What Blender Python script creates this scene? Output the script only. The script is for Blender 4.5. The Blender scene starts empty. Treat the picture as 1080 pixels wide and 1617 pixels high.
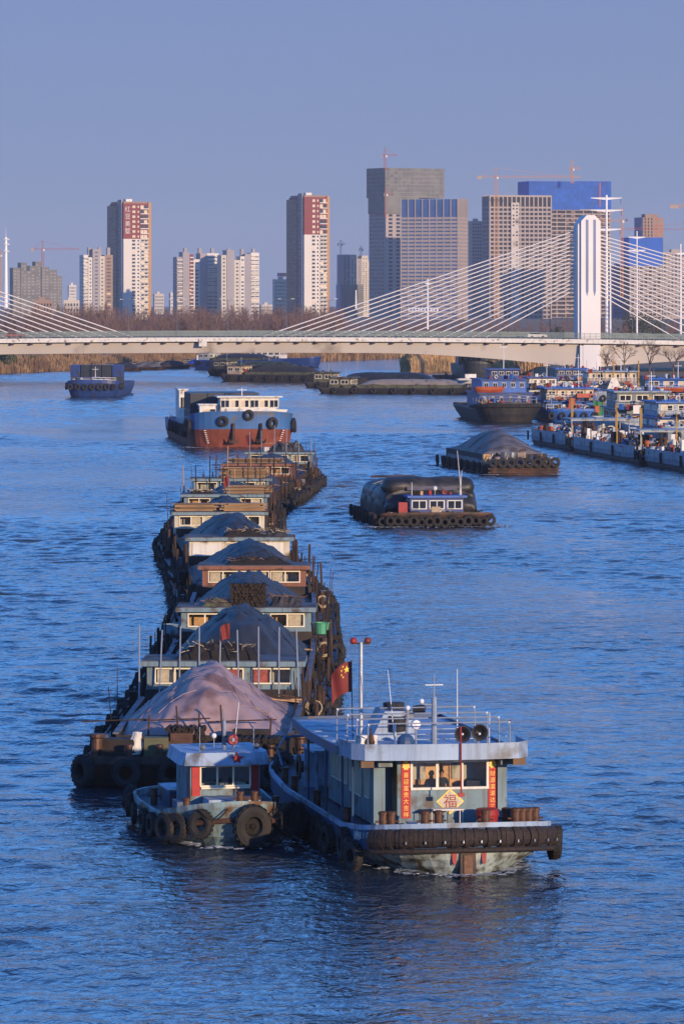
import bpy, math, random
import numpy as np
from mathutils import Vector, Matrix, noise

# ---------------------------------------------------------------- camera
H, HOR, F = 21.8, 469.0, 7000.0          # camera height (m), horizon row and focal length (photo pixels)
scene = bpy.context.scene
C = scene.collection
cd = bpy.data.cameras.new('camera'); cam = bpy.data.objects.new('camera', cd); C.objects.link(cam)
cam.location = (0, 0, H); cam.rotation_euler = (math.pi / 2, 0, 0)
cd.sensor_fit = 'VERTICAL'; cd.sensor_height = 36.0; cd.lens = F / 1617 * 36
cd.shift_y = -(808.5 - HOR) / 1617
cd.clip_start = 1.0; cd.clip_end = 20000
scene.camera = cam
# ---------------------------------------------------------------- sky and sun
SUN_AZ, SUN_EL = math.radians(34), math.radians(9.5)   # to the right of straight behind the camera
w = bpy.data.worlds.new('World'); scene.world = w; w.use_nodes = True
nt = w.node_tree; bg = nt.nodes['Background']
sky = nt.nodes.new('ShaderNodeTexSky'); sky.sky_type = 'NISHITA'; sky.sun_disc = False
sky.sun_elevation = SUN_EL; sky.sun_rotation = math.pi - SUN_AZ
sky.altitude = 0; sky.air_density = 0.8; sky.dust_density = 0.0; sky.ozone_density = 5.5
tint = nt.nodes.new('ShaderNodeMix'); tint.data_type = 'RGBA'; tint.blend_type = 'MULTIPLY'
tint.inputs[0].default_value = 1.0; tint.inputs[7].default_value = (1.9, 2.02, 2.25, 1)
nt.links.new(sky.outputs[0], tint.inputs[6])
# lavender dusk haze low over the whole horizon, fading upwards
wtc = nt.nodes.new('ShaderNodeTexCoord'); sep = nt.nodes.new('ShaderNodeSeparateXYZ'); nt.links.new(wtc.outputs['Generated'], sep.inputs[0])
fade = nt.nodes.new('ShaderNodeMapRange'); fade.interpolation_type = 'SMOOTHSTEP'; nt.links.new(sep.outputs['Z'], fade.inputs[0])
for i_, v_ in enumerate((0.065, 0.17, 0.91, 0.0)): fade.inputs[i_+1].default_value = v_
hz = nt.nodes.new('ShaderNodeMix'); hz.data_type = 'RGBA'; hz.inputs[7].default_value = (1.26, 1.36, 2.5, 1)
nt.links.new(fade.outputs[0], hz.inputs[0]); nt.links.new(tint.outputs[2], hz.inputs[6]); nt.links.new(hz.outputs[2], bg.inputs['Color'])
bg.inputs['Strength'].default_value = 0.15
sd = bpy.data.lights.new('sun', 'SUN'); sun = bpy.data.objects.new('sun', sd); C.objects.link(sun)
sd.energy = 5.0; sd.angle = math.radians(0.6); sd.color = (1.0, 0.73, 0.48)
dvec = Vector((-math.sin(SUN_AZ) * math.cos(SUN_EL), math.cos(SUN_AZ) * math.cos(SUN_EL), -math.sin(SUN_EL)))
sun.rotation_euler = dvec.to_track_quat('-Z', 'Y').to_euler()
sun.location = (60, -80, 60)
vs = scene.view_settings
vs.view_transform = 'Standard'; vs.look = 'None'; vs.exposure = 0.0; vs.gamma = 1.0; vs.use_curve_mapping = False
scene.cycles.max_bounces = 6; scene.cycles.transparent_max_bounces = 12
scene.cycles.volume_bounces = 0
scene.cycles.use_denoising = True

# ---------------------------------------------------------------- helpers
R = random.Random(7)
def P(px, py, z=0.0):
    """point at height z whose photograph position is (px, py)"""
    s = (py - HOR) / (H - z); D = F / s
    return Vector(((px - 540) / s, D, z))
def X(px, D): return (px - 540) * D / F
def Z(py, D): return H - (py - HOR) * D / F

class MB:
    def __init__(s): s.v = []; s.f = []; s.m = []
    def add(s, vs_, fs, mi=0):
        o = len(s.v); s.v += [tuple(p) for p in vs_]
        for f in fs: s.f.append([i + o for i in f]); s.m.append(mi)
        return s
    def box(s, x0, x1, y0, y1, z0, z1, mi=0):
        return s.add([(x0,y0,z0),(x1,y0,z0),(x1,y1,z0),(x0,y1,z0),(x0,y0,z1),(x1,y0,z1),(x1,y1,z1),(x0,y1,z1)],
                     [(0,3,2,1),(4,5,6,7),(0,1,5,4),(1,2,6,5),(2,3,7,6),(3,0,4,7)], mi)
    def obox(s, c, size, rz=0, rx=0, ry=0, mi=0):
        M = Matrix.Rotation(rz,3,'Z') @ Matrix.Rotation(ry,3,'Y') @ Matrix.Rotation(rx,3,'X'); c = Vector(c)
        a,b,d = size[0]/2,size[1]/2,size[2]/2
        pts = [c + M @ Vector(q) for q in ((-a,-b,-d),(a,-b,-d),(a,b,-d),(-a,b,-d),(-a,-b,d),(a,-b,d),(a,b,d),(-a,b,d))]
        return s.add(pts, [(0,3,2,1),(4,5,6,7),(0,1,5,4),(1,2,6,5),(2,3,7,6),(3,0,4,7)], mi)
    def tube(s, p0, p1, r0, r1=None, n=6, mi=0):
        p0, p1 = Vector(p0), Vector(p1); r1 = r0 if r1 is None else r1
        d = (p1 - p0)
        if d.length < 1e-6: return s
        d.normalize(); a = d.orthogonal().normalized(); b = d.cross(a); vs_ = []
        for i in range(n):
            t = 2*math.pi*i/n; q = a*math.cos(t) + b*math.sin(t)
            vs_ += [p0 + q*r0, p1 + q*r1]
        fs = [(2*i, 2*((i+1)%n), 2*((i+1)%n)+1, 2*i+1) for i in range(n)]
        fs += [tuple(2*i for i in range(n))[::-1], tuple(2*i+1 for i in range(n))]
        return s.add(vs_, fs, mi)
    def path(s, pts, r, n=6, mi=0):
        for a, b in zip(pts[:-1], pts[1:]): s.tube(a, b, r, r, n, mi)
        return s
    def prism(s, poly, z0, z1, mi=0, mit=None):
        n = len(poly)
        s.add([(x,y,z0) for x,y in poly] + [(x,y,z1) for x,y in poly], [(i,(i+1)%n,n+(i+1)%n,n+i) for i in range(n)], mi)
        s.add([(x,y,z1) for x,y in poly], [tuple(range(n))], mi if mit is None else mit)
        return s.add([(x,y,z0) for x,y in poly], [tuple(range(n))[::-1]], mi)
    def prismy(s, poly, y0, y1, mi=0):
        n = len(poly)
        return s.add([(x,y0,z) for x,z in poly] + [(x,y1,z) for x,z in poly],
                     [(i,(i+1)%n,n+(i+1)%n,n+i) for i in range(n)] + [tuple(range(n)), tuple(range(n,2*n))[::-1]], mi)
    def lathe(s, prof, c=(0,0,0), n=10, mi=0, axis='Z'):
        k = len(prof); vs_ = []
        for i in range(n):
            t = 2*math.pi*i/n
            for r, z in prof:
                q = (r*math.cos(t), r*math.sin(t), z)
                if axis == 'Y': q = (q[0], q[2], q[1])
                if axis == 'X': q = (q[2], q[0], q[1])
                vs_.append((c[0]+q[0], c[1]+q[1], c[2]+q[2]))
        return s.add(vs_, [(i*k+j, ((i+1)%n)*k+j, ((i+1)%n)*k+j+1, i*k+j+1) for i in range(n) for j in range(k-1)], mi)
    def torus(s, c, R_, r, n=18, m=8, mi=0, squash=1.0, axis='Y'):
        pr = []
        for j in range(m+1):
            t = 2*math.pi*j/m; cx, cz = math.cos(t), math.sin(t)
            cx = math.copysign(abs(cx)**.7, cx); cz = math.copysign(abs(cz)**.7, cz)
            pr.append((R_ + r*cx, r*squash*cz))
        return s.lathe(pr, c, n, mi, axis)
    def ball(s, c, r, n=10, m=6, mi=0, sz=1.0):
        return s.lathe([(r*math.sin(math.pi*j/m), -r*sz*math.cos(math.pi*j/m)) for j in range(m+1)], c, n, mi)
    def grid(s, fn, nu, nv, mi=0):
        return s.add([fn(i/nu, j/nv) for j in range(nv+1) for i in range(nu+1)],
                     [(j*(nu+1)+i, j*(nu+1)+i+1, (j+1)*(nu+1)+i+1, (j+1)*(nu+1)+i) for j in range(nv) for i in range(nu)], mi)
    def mesh(s, name, mats, smooth=False):
        me = bpy.data.meshes.new(name); me.from_pydata(s.v, [], s.f)
        for m in mats: me.materials.append(m)
        me.polygons.foreach_set('material_index', s.m)
        if smooth: me.polygons.foreach_set('use_smooth', [True]*len(s.f))
        me.update(); return me
    def build(s, name, mats, parent=None, smooth=False):
        if not isinstance(mats, (list, tuple)): mats = [mats]
        return inst(s.mesh(name, mats, smooth), name, parent)

def inst(me, name, parent=None, loc=(0,0,0), rot=(0,0,0), sc=(1,1,1)):
    o = bpy.data.objects.new(name, me); C.objects.link(o)
    o.location = loc; o.rotation_euler = rot; o.scale = sc; o.parent = parent
    return o
def tag(o, label=None, cat=None, group=None, kind=None):
    if label: o['label'] = label
    if cat: o['category'] = cat
    if group: o['group'] = group
    if kind: o['kind'] = kind
    return o
def thing(name, label, cat, loc=(0,0,0), rz=0, group=None):
    o = bpy.data.objects.new(name, None); C.objects.link(o); o.empty_display_size = .3
    o.location = loc; o.rotation_euler = (0,0,rz)
    return tag(o, label, cat, group)
def lerp(a, b, t): return a + (b-a)*t
def fbm(x, y, z=0, o=4): return noise.fractal(Vector((x,y,z)), 1.0, 2.0, o)

# ---------------------------------------------------------------- materials
def srgb(r, g, b):
    return tuple((c/255/12.92 if c/255 <= .04045 else ((c/255+.055)/1.055)**2.4) for c in (r,g,b)) + (1,)
def mat(name, col, rough=.6, var=.25, scale=1.2, dirt=0.0, dirtcol=(.05,.03,.02,1), dscale=.9, streak=0.0, metal=0.0, bump=0.0, bscale=14.0, spec=.5):
    """painted / worn surface: colour variation, patchy rust or grime and vertical streaks of wear"""
    m = bpy.data.materials.new(name); m.use_nodes = True; n = m.node_tree.nodes; L = m.node_tree.links
    b = n['Principled BSDF']; b.inputs['Roughness'].default_value = rough; b.inputs['Metallic'].default_value = metal
    b.inputs['Specular IOR Level'].default_value = spec
    tc = n.new('ShaderNodeTexCoord')
    def nz(sc, det=4, mp=None):
        t = n.new('ShaderNodeTexNoise'); t.inputs['Scale'].default_value = sc; t.inputs['Detail'].default_value = det
        if mp:
            g = n.new('ShaderNodeMapping'); g.inputs['Scale'].default_value = mp; L.new(tc.outputs['Object'], g.inputs[0]); L.new(g.outputs[0], t.inputs['Vector'])
        else: L.new(tc.outputs['Object'], t.inputs['Vector'])
        return t.outputs[0]
    def rng(v, a, c, lo=0., hi=1.):
        r = n.new('ShaderNodeMapRange'); L.new(v, r.inputs[0])
        r.inputs[1].default_value = a; r.inputs[2].default_value = c; r.inputs[3].default_value = lo; r.inputs[4].default_value = hi
        return r.outputs[0]
    def mix(f, a, c):
        x = n.new('ShaderNodeMix'); x.data_type = 'RGBA'; L.new(f, x.inputs[0])
        for sock, val in ((x.inputs[6], a), (x.inputs[7], c)):
            if isinstance(val, tuple): sock.default_value = val
            else: L.new(val, sock)
        return x.outputs[2]
    col = tuple(col[:3]) + (1,)
    lo = tuple(max(0, c*(1-var)) for c in col[:3]) + (1,); hi = tuple(min(1, c*(1+var*.8)) for c in col[:3]) + (1,)
    c = mix(rng(nz(scale), .3, .7), lo, hi)
    if streak: c = mix(rng(nz(1.0, 3, (5, 5, .35)), .48, .72, 0, streak), c, dirtcol)
    if dirt: c = mix(rng(nz(dscale, 6), .62 - dirt*.35, .72 - dirt*.25), c, dirtcol)
    L.new(c, b.inputs['Base Color'])
    if bump:
        bp = n.new('ShaderNodeBump'); bp.inputs['Strength'].default_value = bump; bp.inputs['Distance'].default_value = .05
        L.new(nz(bscale, 5), bp.inputs['Height']); L.new(bp.outputs[0], b.inputs['Normal'])
    return m
def glassmat(name, tintc, refl=.55):
    """window glass: see-through, with sky reflection"""
    m = bpy.data.materials.new(name); m.use_nodes = True; n = m.node_tree.nodes; L = m.node_tree.links
    n.remove(n['Principled BSDF']); out = n['Material Output']
    tr = n.new('ShaderNodeBsdfTransparent'); tr.inputs[0].default_value = tintc + (1,)
    gl = n.new('ShaderNodeBsdfGlossy'); gl.inputs['Roughness'].default_value = .03
    fr = n.new('ShaderNodeFresnel'); fr.inputs[0].default_value = 1.5
    mx = n.new('ShaderNodeMixShader'); L.new(fr.outputs[0], mx.inputs[0]); L.new(tr.outputs[0], mx.inputs[1]); L.new(gl.outputs[0], mx.inputs[2]); L.new(mx.outputs[0], out.inputs[0])
    return m
M = {}
RUST = (.085,.035,.016,1); GRIME = (.03,.024,.018,1)
def defm(k, *a, **kw): M[k] = mat(k, *a, **kw)
defm('netbrown', srgb(74,56,42), .95, .5, 6.0, dirt=.4, dirtcol=(.015,.012,.01,1), bump=.6, bscale=30)
defm('plankgrey', srgb(150,124,96), .8, .3, 2.0)
defm('plankdark', srgb(112,88,64), .8, .3, 2.0)
defm('tugwall', srgb(104,130,140), .6, .2, .8, dirt=.3, dirtcol=srgb(86,78,70), dscale=1.3, streak=.7, bump=.12, bscale=3)
defm('tugroof', srgb(146,168,192), .55, .2, .7, dirt=.3, dirtcol=srgb(104,106,108), dscale=1.1, streak=.55, bump=.1, bscale=3)
defm('tugblue', srgb(44,76,112), .5, .2, .8, dirt=.2, dirtcol=RUST, streak=.3)
defm('tugdeck', srgb(70,78,96), .6, .25, 1.2, dirt=.3, dirtcol=srgb(70,55,48))
defm('hullpale', srgb(168,182,178), .55, .3, 1.0, dirt=.42, dirtcol=srgb(70,62,50), dscale=1.6, streak=.75, bump=.25, bscale=4)
defm('hullteal', srgb(124,152,156), .55, .3, 1.0, dirt=.4, dirtcol=srgb(96,66,42), dscale=1.4, streak=.6, bump=.2, bscale=5)
defm('fender', srgb(47,38,34), .85, .45, 5.0, dirt=.4, dirtcol=(.02,.016,.014,1), bump=.6, bscale=9)
defm('blackhull', srgb(44,45,48), .6, .35, .6, dirt=.35, dirtcol=srgb(66,58,52), dscale=.5, streak=.5)
defm('dkred', srgb(96,34,32), .6, .2, .6, streak=.3)
defm('dkgreen', srgb(34,66,50), .6, .2, .6, streak=.3)
defm('tyre', (.018,.017,.016), .8, .4, 3.0, dirt=.35, dirtcol=srgb(48,41,35), dscale=3, bump=.5, bscale=18)
defm('postdark', srgb(74,54,44), .85, .4, 2.0, dirt=.4, dirtcol=(.02,.015,.012,1))
defm('rust', srgb(80,54,42), .8, .45, 2.0, dirt=.45, dirtcol=(.03,.018,.012,1), bump=.4)
defm('ruststeel', srgb(94,66,50), .55, .4, 4.0, dirt=.35, dirtcol=(.03,.018,.012,1), metal=.35, bump=.3)
defm('darkhull', srgb(42,37,35), .65, .4, 1.2, dirt=.5, dirtcol=srgb(84,58,42), dscale=.8, streak=.5, bump=.3)
defm('coaming', srgb(54,44,38), .75, .4, 1.0, dirt=.5, dirtcol=(.02,.015,.012,1), streak=.5, bump=.3)
defm('walkway', srgb(98,100,112), .6, .22, .8, dirt=.32, dirtcol=srgb(58,50,46), bump=.15)
defm('clutter', srgb(36,31,28), .9, .6, 3.0, dirt=.4, dirtcol=(.012,.01,.01,1), bump=.5)
defm('cabinblue', srgb(112,136,146), .6, .18, .9, dirt=.22, dirtcol=srgb(76,66,58), streak=.45)
defm('cabincream', srgb(196,188,168), .6, .15, .9, dirt=.2, dirtcol=srgb(96,80,62), streak=.35)
defm('cabinbrown', srgb(134,86,66), .65, .2, .9, dirt=.25, dirtcol=srgb(60,44,36), streak=.35)
defm('roofgrey', srgb(92,94,98), .75, .3, .9, dirt=.45, dirtcol=srgb(48,44,42), bump=.2)
defm('white', srgb(214,212,204), .5, .1, 1.0, dirt=.12, dirtcol=srgb(130,110,86), streak=.25)
defm('frame', srgb(226,216,190), .45, .06)
defm('curtain', srgb(205,190,165), .8, .2, 6)
defm('curtainred', srgb(178,92,84), .8, .35, 6)
defm('wood', srgb(214,166,108), .6, .3, 3.0)
defm('plank', srgb(176,140,98), .75, .35, 2.0, dirt=.2, dirtcol=srgb(96,74,52))
defm('red', srgb(170,22,26), .6, .12, 2.0)
defm('redpaint', srgb(150,40,40), .55, .2, 2.0, dirt=.15, dirtcol=RUST)
defm('flagred', srgb(112,38,32), .75, .18, 2.0)
defm('yellow', srgb(232,196,60), .6, .05)
defm('gold', srgb(238,200,90), .45, .15, 8)
defm('yellowpost', srgb(182,142,58), .6, .2, 2, dirt=.15, dirtcol=RUST)
defm('black', (.012,.012,.013), .5, .2)
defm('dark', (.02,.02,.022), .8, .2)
defm('pipe', srgb(150,160,172), .4, .15, 3, metal=.3)
defm('whitepipe', srgb(222,222,222), .4, .05)
defm('rope', srgb(168,150,118), .9, .25, 8)
defm('steel', srgb(120,124,130), .45, .2, 3, metal=.5)
defm('tarppink', srgb(164,138,134), .62, .16, .35, dirt=.32, dirtcol=srgb(118,92,86), dscale=.5, bump=.35, bscale=1.6)
defm('tarpdark', srgb(47,46,47), .6, .22, .4, dirt=.3, dirtcol=srgb(46,44,46), dscale=.6, bump=.35, bscale=1.6)
defm('tarpgrey', srgb(112,106,104), .7, .2, .4, dirt=.3, dirtcol=srgb(82,76,72), dscale=.5, bump=.3, bscale=1.6)
defm('tarpblack', (.020,.021,.023), .5, .4, .8, dirt=.3, dirtcol=srgb(62,58,56), dscale=.7, bump=.5, bscale=2.2)
defm('shipblue', srgb(56,104,158), .5, .2, .35, dirt=.28, dirtcol=srgb(92,96,104), dscale=.5, streak=.35)
defm('shiprust', srgb(134,70,52), .7, .3, .3, dirt=.3, dirtcol=srgb(112,56,42), dscale=.4, streak=.5)
defm('contdark', srgb(40,48,58), .5, .2, .6, streak=.3)
defm('boatblue', srgb(44,96,172), .5, .2, .6, dirt=.12, dirtcol=srgb(60,60,66), streak=.3)
defm('boatdeep', srgb(32,62,122), .5, .25, .6, dirt=.15, dirtcol=srgb(50,50,56), streak=.3)
defm('boatgrey', srgb(150,162,172), .55, .15, .6, dirt=.2, dirtcol=srgb(84,74,66), streak=.4)
defm('boatgreen', srgb(112,124,122), .55, .15, .6, dirt=.2, dirtcol=srgb(84,74,66), streak=.4)
defm('tan', srgb(164,146,124), .6, .15, .6, dirt=.15, dirtcol=srgb(90,76,62), streak=.3)
defm('orange', srgb(168,82,50), .55, .2, 1.0)
defm('olive', srgb(86,88,62), .7, .3, .8, dirt=.3, dirtcol=srgb(60,52,40))
defm('green', srgb(46,110,62), .7, .25, 2)
defm('bucketgreen', srgb(70,150,112), .5, .1)
M['glass'] = glassmat('glass', (.94,.95,.95))
defm('darkglass', (.02,.024,.03), .08, .3, .5)
defm('cityglass', srgb(46,54,66), .16, .5, .12)
defm('concrete', srgb(186,178,168), .75, .12, .06, dirt=.1, dirtcol=srgb(140,130,120), dscale=.1)
defm('deckrail', srgb(120,134,130), .6, .2, .2)
defm('pylon', srgb(214,212,212), .6, .05, .1)
defm('cable', srgb(226,222,218), .5, .04)
defm('bwhite', srgb(204,199,190), .7, .05, .05)
defm('bcream', srgb(188,180,166), .7, .08, .05)
defm('bgrey', srgb(146,142,144), .7, .08, .05)
defm('bred', srgb(122,44,36), .7, .1, .05)
defm('bgold', srgb(176,130,72), .7, .1, .05)
defm('bbrown', srgb(142,116,96), .7, .12, .05)
defm('bframe', srgb(160,148,140), .75, .08, .05)
defm('bnet', srgb(112,112,104), .85, .22, .08, bump=.3, bscale=.4)
defm('bnet2', srgb(98,100,96), .85, .3, .05)
defm('bluenet2', srgb(30,82,160), .85, .2, .05)
defm('bluenet', srgb(24,86,178), .8, .12, .05, bump=.2, bscale=.3)
defm('blueglass', srgb(56,92,146), .3, .2, .05)
defm('crane', srgb(196,128,44), .6, .1)
defm('cranered', srgb(160,66,44), .6, .1)
defm('reed', srgb(134,108,80), .9, .5, .25, dirt=.35, dirtcol=srgb(96,74,54), dscale=.12)
defm('reedgold', srgb(206,168,116), .9, .4, .25)  # second reed colour, brightened so that sunlight on the clump is in the colour
defm('shrub', (.05,.07,.03), .9, .5, .4)
defm('bark', srgb(112,88,78), .9, .3, .4)
defm('leaf', (.035,.05,.025), .8, .4, .3)
defm('soil', srgb(120,104,80), .95, .3, .05)
defm('asphalt', (.06,.06,.062), .9, .2, .3)
# ================================================================ SETTING
# disturbed wash: (x, y, rx, ry, rotation, strength)
WASH = [(-2.0,505,9,70,.02,1.0),(2.5,455,7,45,.05,.9),(10.5,408,8,12,0,1.0),(3.5,440,5,22,.1,.8),(19,438,7,10,0,.6),(5.2,163,6,5,0,.45),(-4.5,172,4,3.5,0,.5),(-13,250,5,60,0,.35),(2.5,270,4,60,0,.35),(22,536,8,9,0,.7),(-15,628,12,14,0,.6),(-26,660,8,40,0,.5)]
def water_material():
    m = bpy.data.materials.new('river_water'); m.use_nodes = True; n = m.node_tree.nodes; L = m.node_tree.links
    b = n['Principled BSDF']
    b.inputs['Roughness'].default_value = .09; b.inputs['IOR'].default_value = 1.33
    tc = n.new('ShaderNodeTexCoord')
    def mth(op, a, c=0.0, d=0.0):
        x = n.new('ShaderNodeMath'); x.operation = op
        for s_, v in zip(x.inputs, (a, c, d)):
            if isinstance(v, (int, float)): s_.default_value = v
            else: L.new(v, s_)
        return x.outputs[0]
    def rng(v, a, c, lo, hi, sm=False):
        r = n.new('ShaderNodeMapRange'); L.new(v, r.inputs[0])
        if sm: r.interpolation_type = 'SMOOTHSTEP'
        for i_, q in enumerate((a, c, lo, hi)): r.inputs[i_+1].default_value = q
        return r.outputs[0]
    def nz(scale, det, dist=0., rough=.5, rot=0.):
        g = n.new('ShaderNodeMapping'); g.inputs['Scale'].default_value = scale; g.inputs['Rotation'].default_value = (0,0,rot)
        t = n.new('ShaderNodeTexNoise'); t.inputs['Scale'].default_value = 1; t.inputs['Detail'].default_value = det
        t.inputs['Roughness'].default_value = rough; t.inputs['Distortion'].default_value = dist
        L.new(tc.outputs['Object'], g.inputs[0]); L.new(g.outputs[0], t.inputs['Vector']); return t.outputs[0]
    wash = None
    for (x,y,rx,ry,ro,st) in WASH:
        g = n.new('ShaderNodeMapping'); g.vector_type = 'TEXTURE'; g.inputs['Location'].default_value = (x,y,0); g.inputs['Rotation'].default_value = (0,0,ro); g.inputs['Scale'].default_value = (rx,ry,1)
        L.new(tc.outputs['Object'], g.inputs[0]); ln = n.new('ShaderNodeVectorMath'); ln.operation = 'LENGTH'; L.new(g.outputs[0], ln.inputs[0])
        v = rng(ln.outputs['Value'], .2, 1.0, st, 0, True); wash = v if wash is None else mth('MAXIMUM', wash, v)
    wash = mth('MULTIPLY', wash, rng(nz((.18,.09,1), 4, .8, .6), .3, .62, .25, 1.0))
    small = nz((1.5, 1.1, 1), 3, .5, .55, .2)           # wavelets under a metre
    mid = nz((.42, .30, 1), 3, .8, .55, -.25)           # 2-3 m chop
    swell = nz((.07, .05, 1), 2, .3, .5, .1)            # boat wash
    wind = rng(nz((.014, .034, 1), 4, .8, .6, .15), .34, .66, .45, 1.25)
    gain = mth('ADD', wind, mth('MULTIPLY', wash, 1.2))
    h = mth('ADD', mth('MULTIPLY', mth('MULTIPLY', small, gain), WAVE[0]), mth('MULTIPLY', mth('MULTIPLY', mid, gain), WAVE[1]))
    h = mth('ADD', h, mth('MULTIPLY', swell, WAVE[2]))
    bp = n.new('ShaderNodeBump'); bp.inputs['Strength'].default_value = 1.0; bp.inputs['Distance'].default_value = 1.0
    L.new(h, bp.inputs['Height']); L.new(bp.outputs[0], b.inputs['Normal'])
    cm = n.new('ShaderNodeMix'); cm.data_type = 'RGBA'; L.new(wash, cm.inputs[0]); cm.inputs[6].default_value = (.024, .040, .062, 1); cm.inputs[7].default_value = (.10, .085, .075, 1)
    L.new(cm.outputs[2], b.inputs['Base Color'])
    return m
WAVE = (.17, .20, .0)
def wave_field(xx, yy, lmin=0.0, amp=1.0):
    """height of the chop: many crossing wave trains, gustier in places, rougher in the boats' wash"""
    r = np.random.RandomState(4); z = np.zeros_like(xx)
    gust = np.zeros_like(xx)
    for i in range(9):
        a = r.uniform(0,6.28); k_ = 2*math.pi/r.uniform(25,120); gust += np.sin((xx*math.cos(a)*1.0+yy*math.sin(a)*.45)*k_+r.uniform(0,6.28))
    gust = np.clip(.85+.18*gust,.3,1.3)
    for (x,y,rx,ry,ro,st) in WASH: gust += .7*st*np.clip(1-np.hypot((xx-x)/rx,(yy-y)/ry),0,1)
    for i in range(64):
        lam = 1.0*(5.2/1.0)**(i/63.0); a = r.normal(1.9,.75); k_ = 2*math.pi/lam; ph = r.uniform(0,6.28)
        # slow bending of the crests so that no train runs straight for long
        bend = 1.2*np.sin(xx*2*math.pi/(lam*r.uniform(4,9))+r.uniform(0,6.28))+1.2*np.sin(yy*2*math.pi/(lam*r.uniform(4,9))+r.uniform(0,6.28))
        p = (xx*math.cos(a)+yy*math.sin(a))*k_+ph+bend; s_ = np.sin(p)
        if lam >= lmin: z += amp*AMP*lam**.9*(s_+.22*np.cos(2*p))
    return z*gust
AMP = .0035
def river():
    V = []; Fc = []; o = 0
    bands = [(112,720,.36,lambda y: 26+y*.078),(720,1330,.95,lambda y: 26+y*.078)]
    for (y0,y1,st,wf) in bands:
        ny = int((y1-y0)/st); ys = np.linspace(y0,y1,ny+1); nx = int(2*wf((y0+y1)/2)/(st*1.25))
        u = np.linspace(-1,1,nx+1); yy = np.repeat(ys[:,None],nx+1,1); xx = u[None,:]*np.array([wf(q) for q in ys])[:,None]
        edge = np.clip((1-np.abs(u))*12,0,1)[None,:]*np.clip((yy-y0)/6,0,1)*np.clip((y1-yy)/20,0,1)
        zz = wave_field(xx,yy,0 if st < .5 else 2.4,1.0 if st < .5 else .9)*edge
        idx = (np.arange((ny+1)*(nx+1)).reshape(ny+1,nx+1)+o)
        V.append(np.stack([xx,yy,zz],-1).reshape(-1,3)); Fc.append(np.stack([idx[:-1,:-1],idx[:-1,1:],idx[1:,1:],idx[1:,:-1]],-1).reshape(-1,4)); o += (ny+1)*(nx+1)
    w0,w1,w2 = bands[0][3](112),bands[0][3](720),bands[0][3](1330)
    ex = np.array([(-1500,-300,0),(1500,-300,0),(1500,112,0),(-1500,112,0),(-w0,112,0),(w0,112,0),(-w1,720,0),(w1,720,0),(-1500,720,0),(1500,720,0),(-w2,1330,0),(w2,1330,0),(-1500,1330,0),(1500,1330,0),(-1500,2600,0),(1500,2600,0)],float)
    fe = [(0,1,2,3),(3,4,6,8),(5,2,9,7),(8,6,10,12),(7,9,13,11),(12,13,15,14)]
    Fc.append(np.array(fe)+o); V.append(ex); V = np.concatenate(V); Fc = np.concatenate(Fc)
    me = bpy.data.meshes.new('river_water'); me.vertices.add(len(V)); me.vertices.foreach_set('co',V.astype(np.float32).ravel())
    me.loops.add(Fc.size); me.loops.foreach_set('vertex_index',Fc.astype(np.int32).ravel())
    me.polygons.add(len(Fc)); me.polygons.foreach_set('loop_start',np.arange(0,Fc.size,4,dtype=np.int32)); me.polygons.foreach_set('use_smooth',np.ones(len(Fc),bool))
    me.update(calc_edges=True); me.materials.append(water_material()); print('WATER',len(Fc),V[:,2].std()); return inst(me,'river_water')
tag(river(), kind='structure', label='choppy blue river water with ripples')

shore = [(-1400,1000),(-97,1262),(-39,1440),(-4,1545),(24,1578),(22,1500),(17,1292),(20,1283),(38,1280),(50,1240),(66,1120),(84,1000),(100,760),(104,400),(104,-200)]
def offset(pl, d):
    out = []
    for i, p in enumerate(pl):
        a = Vector(pl[max(0,i-1)]); b = Vector(pl[min(len(pl)-1,i+1)]); t = (b-a).normalized()
        out.append((p[0]-t.y*d, p[1]+t.x*d))
    return out
inn = offset(shore, 5)
mb = MB(); k = len(shore)
mb.add([(x,y,-1.2) for x,y in shore] + [(x,y,2.3) for x,y in inn], [(i,i+1,k+i+1,k+i) for i in range(k-1)])
poly = inn + [(4500,-200),(4500,9000),(-4500,9000),(-4500,1000)]
mb.add([(x,y,2.3) for x,y in poly], [tuple(range(len(poly)))])
tag(mb.build('ground', M['soil']), kind='structure', label='earth banks and city ground beyond the river')

# ---------------------------------------------------------------- reeds, woods
def reeds(name, label, lines, count, hmin, hmax, seed, depth=9, m='reed'):
    r = random.Random(seed); v = []; f = []
    for (x0,y0,x1,y1), cnt in zip(lines, count):
        for _ in range(cnt):
            t = r.random(); d = r.random()**1.5*depth
            nx, ny = -(y1-y0), (x1-x0); q = math.hypot(nx,ny)
            x = lerp(x0,x1,t)+nx/q*d; y = lerp(y0,y1,t)+ny/q*d
            h = r.uniform(hmin,hmax)*(.8+.6*noise.noise(Vector((x*.12,y*.12,seed)))); a = r.uniform(0,3.14); w_ = r.uniform(.10,.26)
            lx, ly = r.gauss(0,.25), r.gauss(0,.25); z0 = min(2.2, -.6+d*.6); o = len(v)
            v += [(x-w_*math.cos(a),y-w_*math.sin(a),z0),(x+w_*math.cos(a),y+w_*math.sin(a),z0),(x+lx+w_*.7,y+ly,z0+h*.8),(x+lx*1.3,y+ly*1.3,z0+h)]
            f += [(o,o+1,o+2),(o,o+2,o+3)]
    me = bpy.data.meshes.new(name); me.from_pydata(v,[],f); me.materials.append(M[m])
    return tag(inst(me,name), label, 'reeds', kind='stuff')
reeds('reed_bed', 'dry tan reeds along the far left river bank below the bridge', [(-260,1200,-97,1262),(-97,1262,-39,1440),(-39,1440,24,1578)], [5000,6000,4500], 2.0, 4.6, 3)
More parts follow.
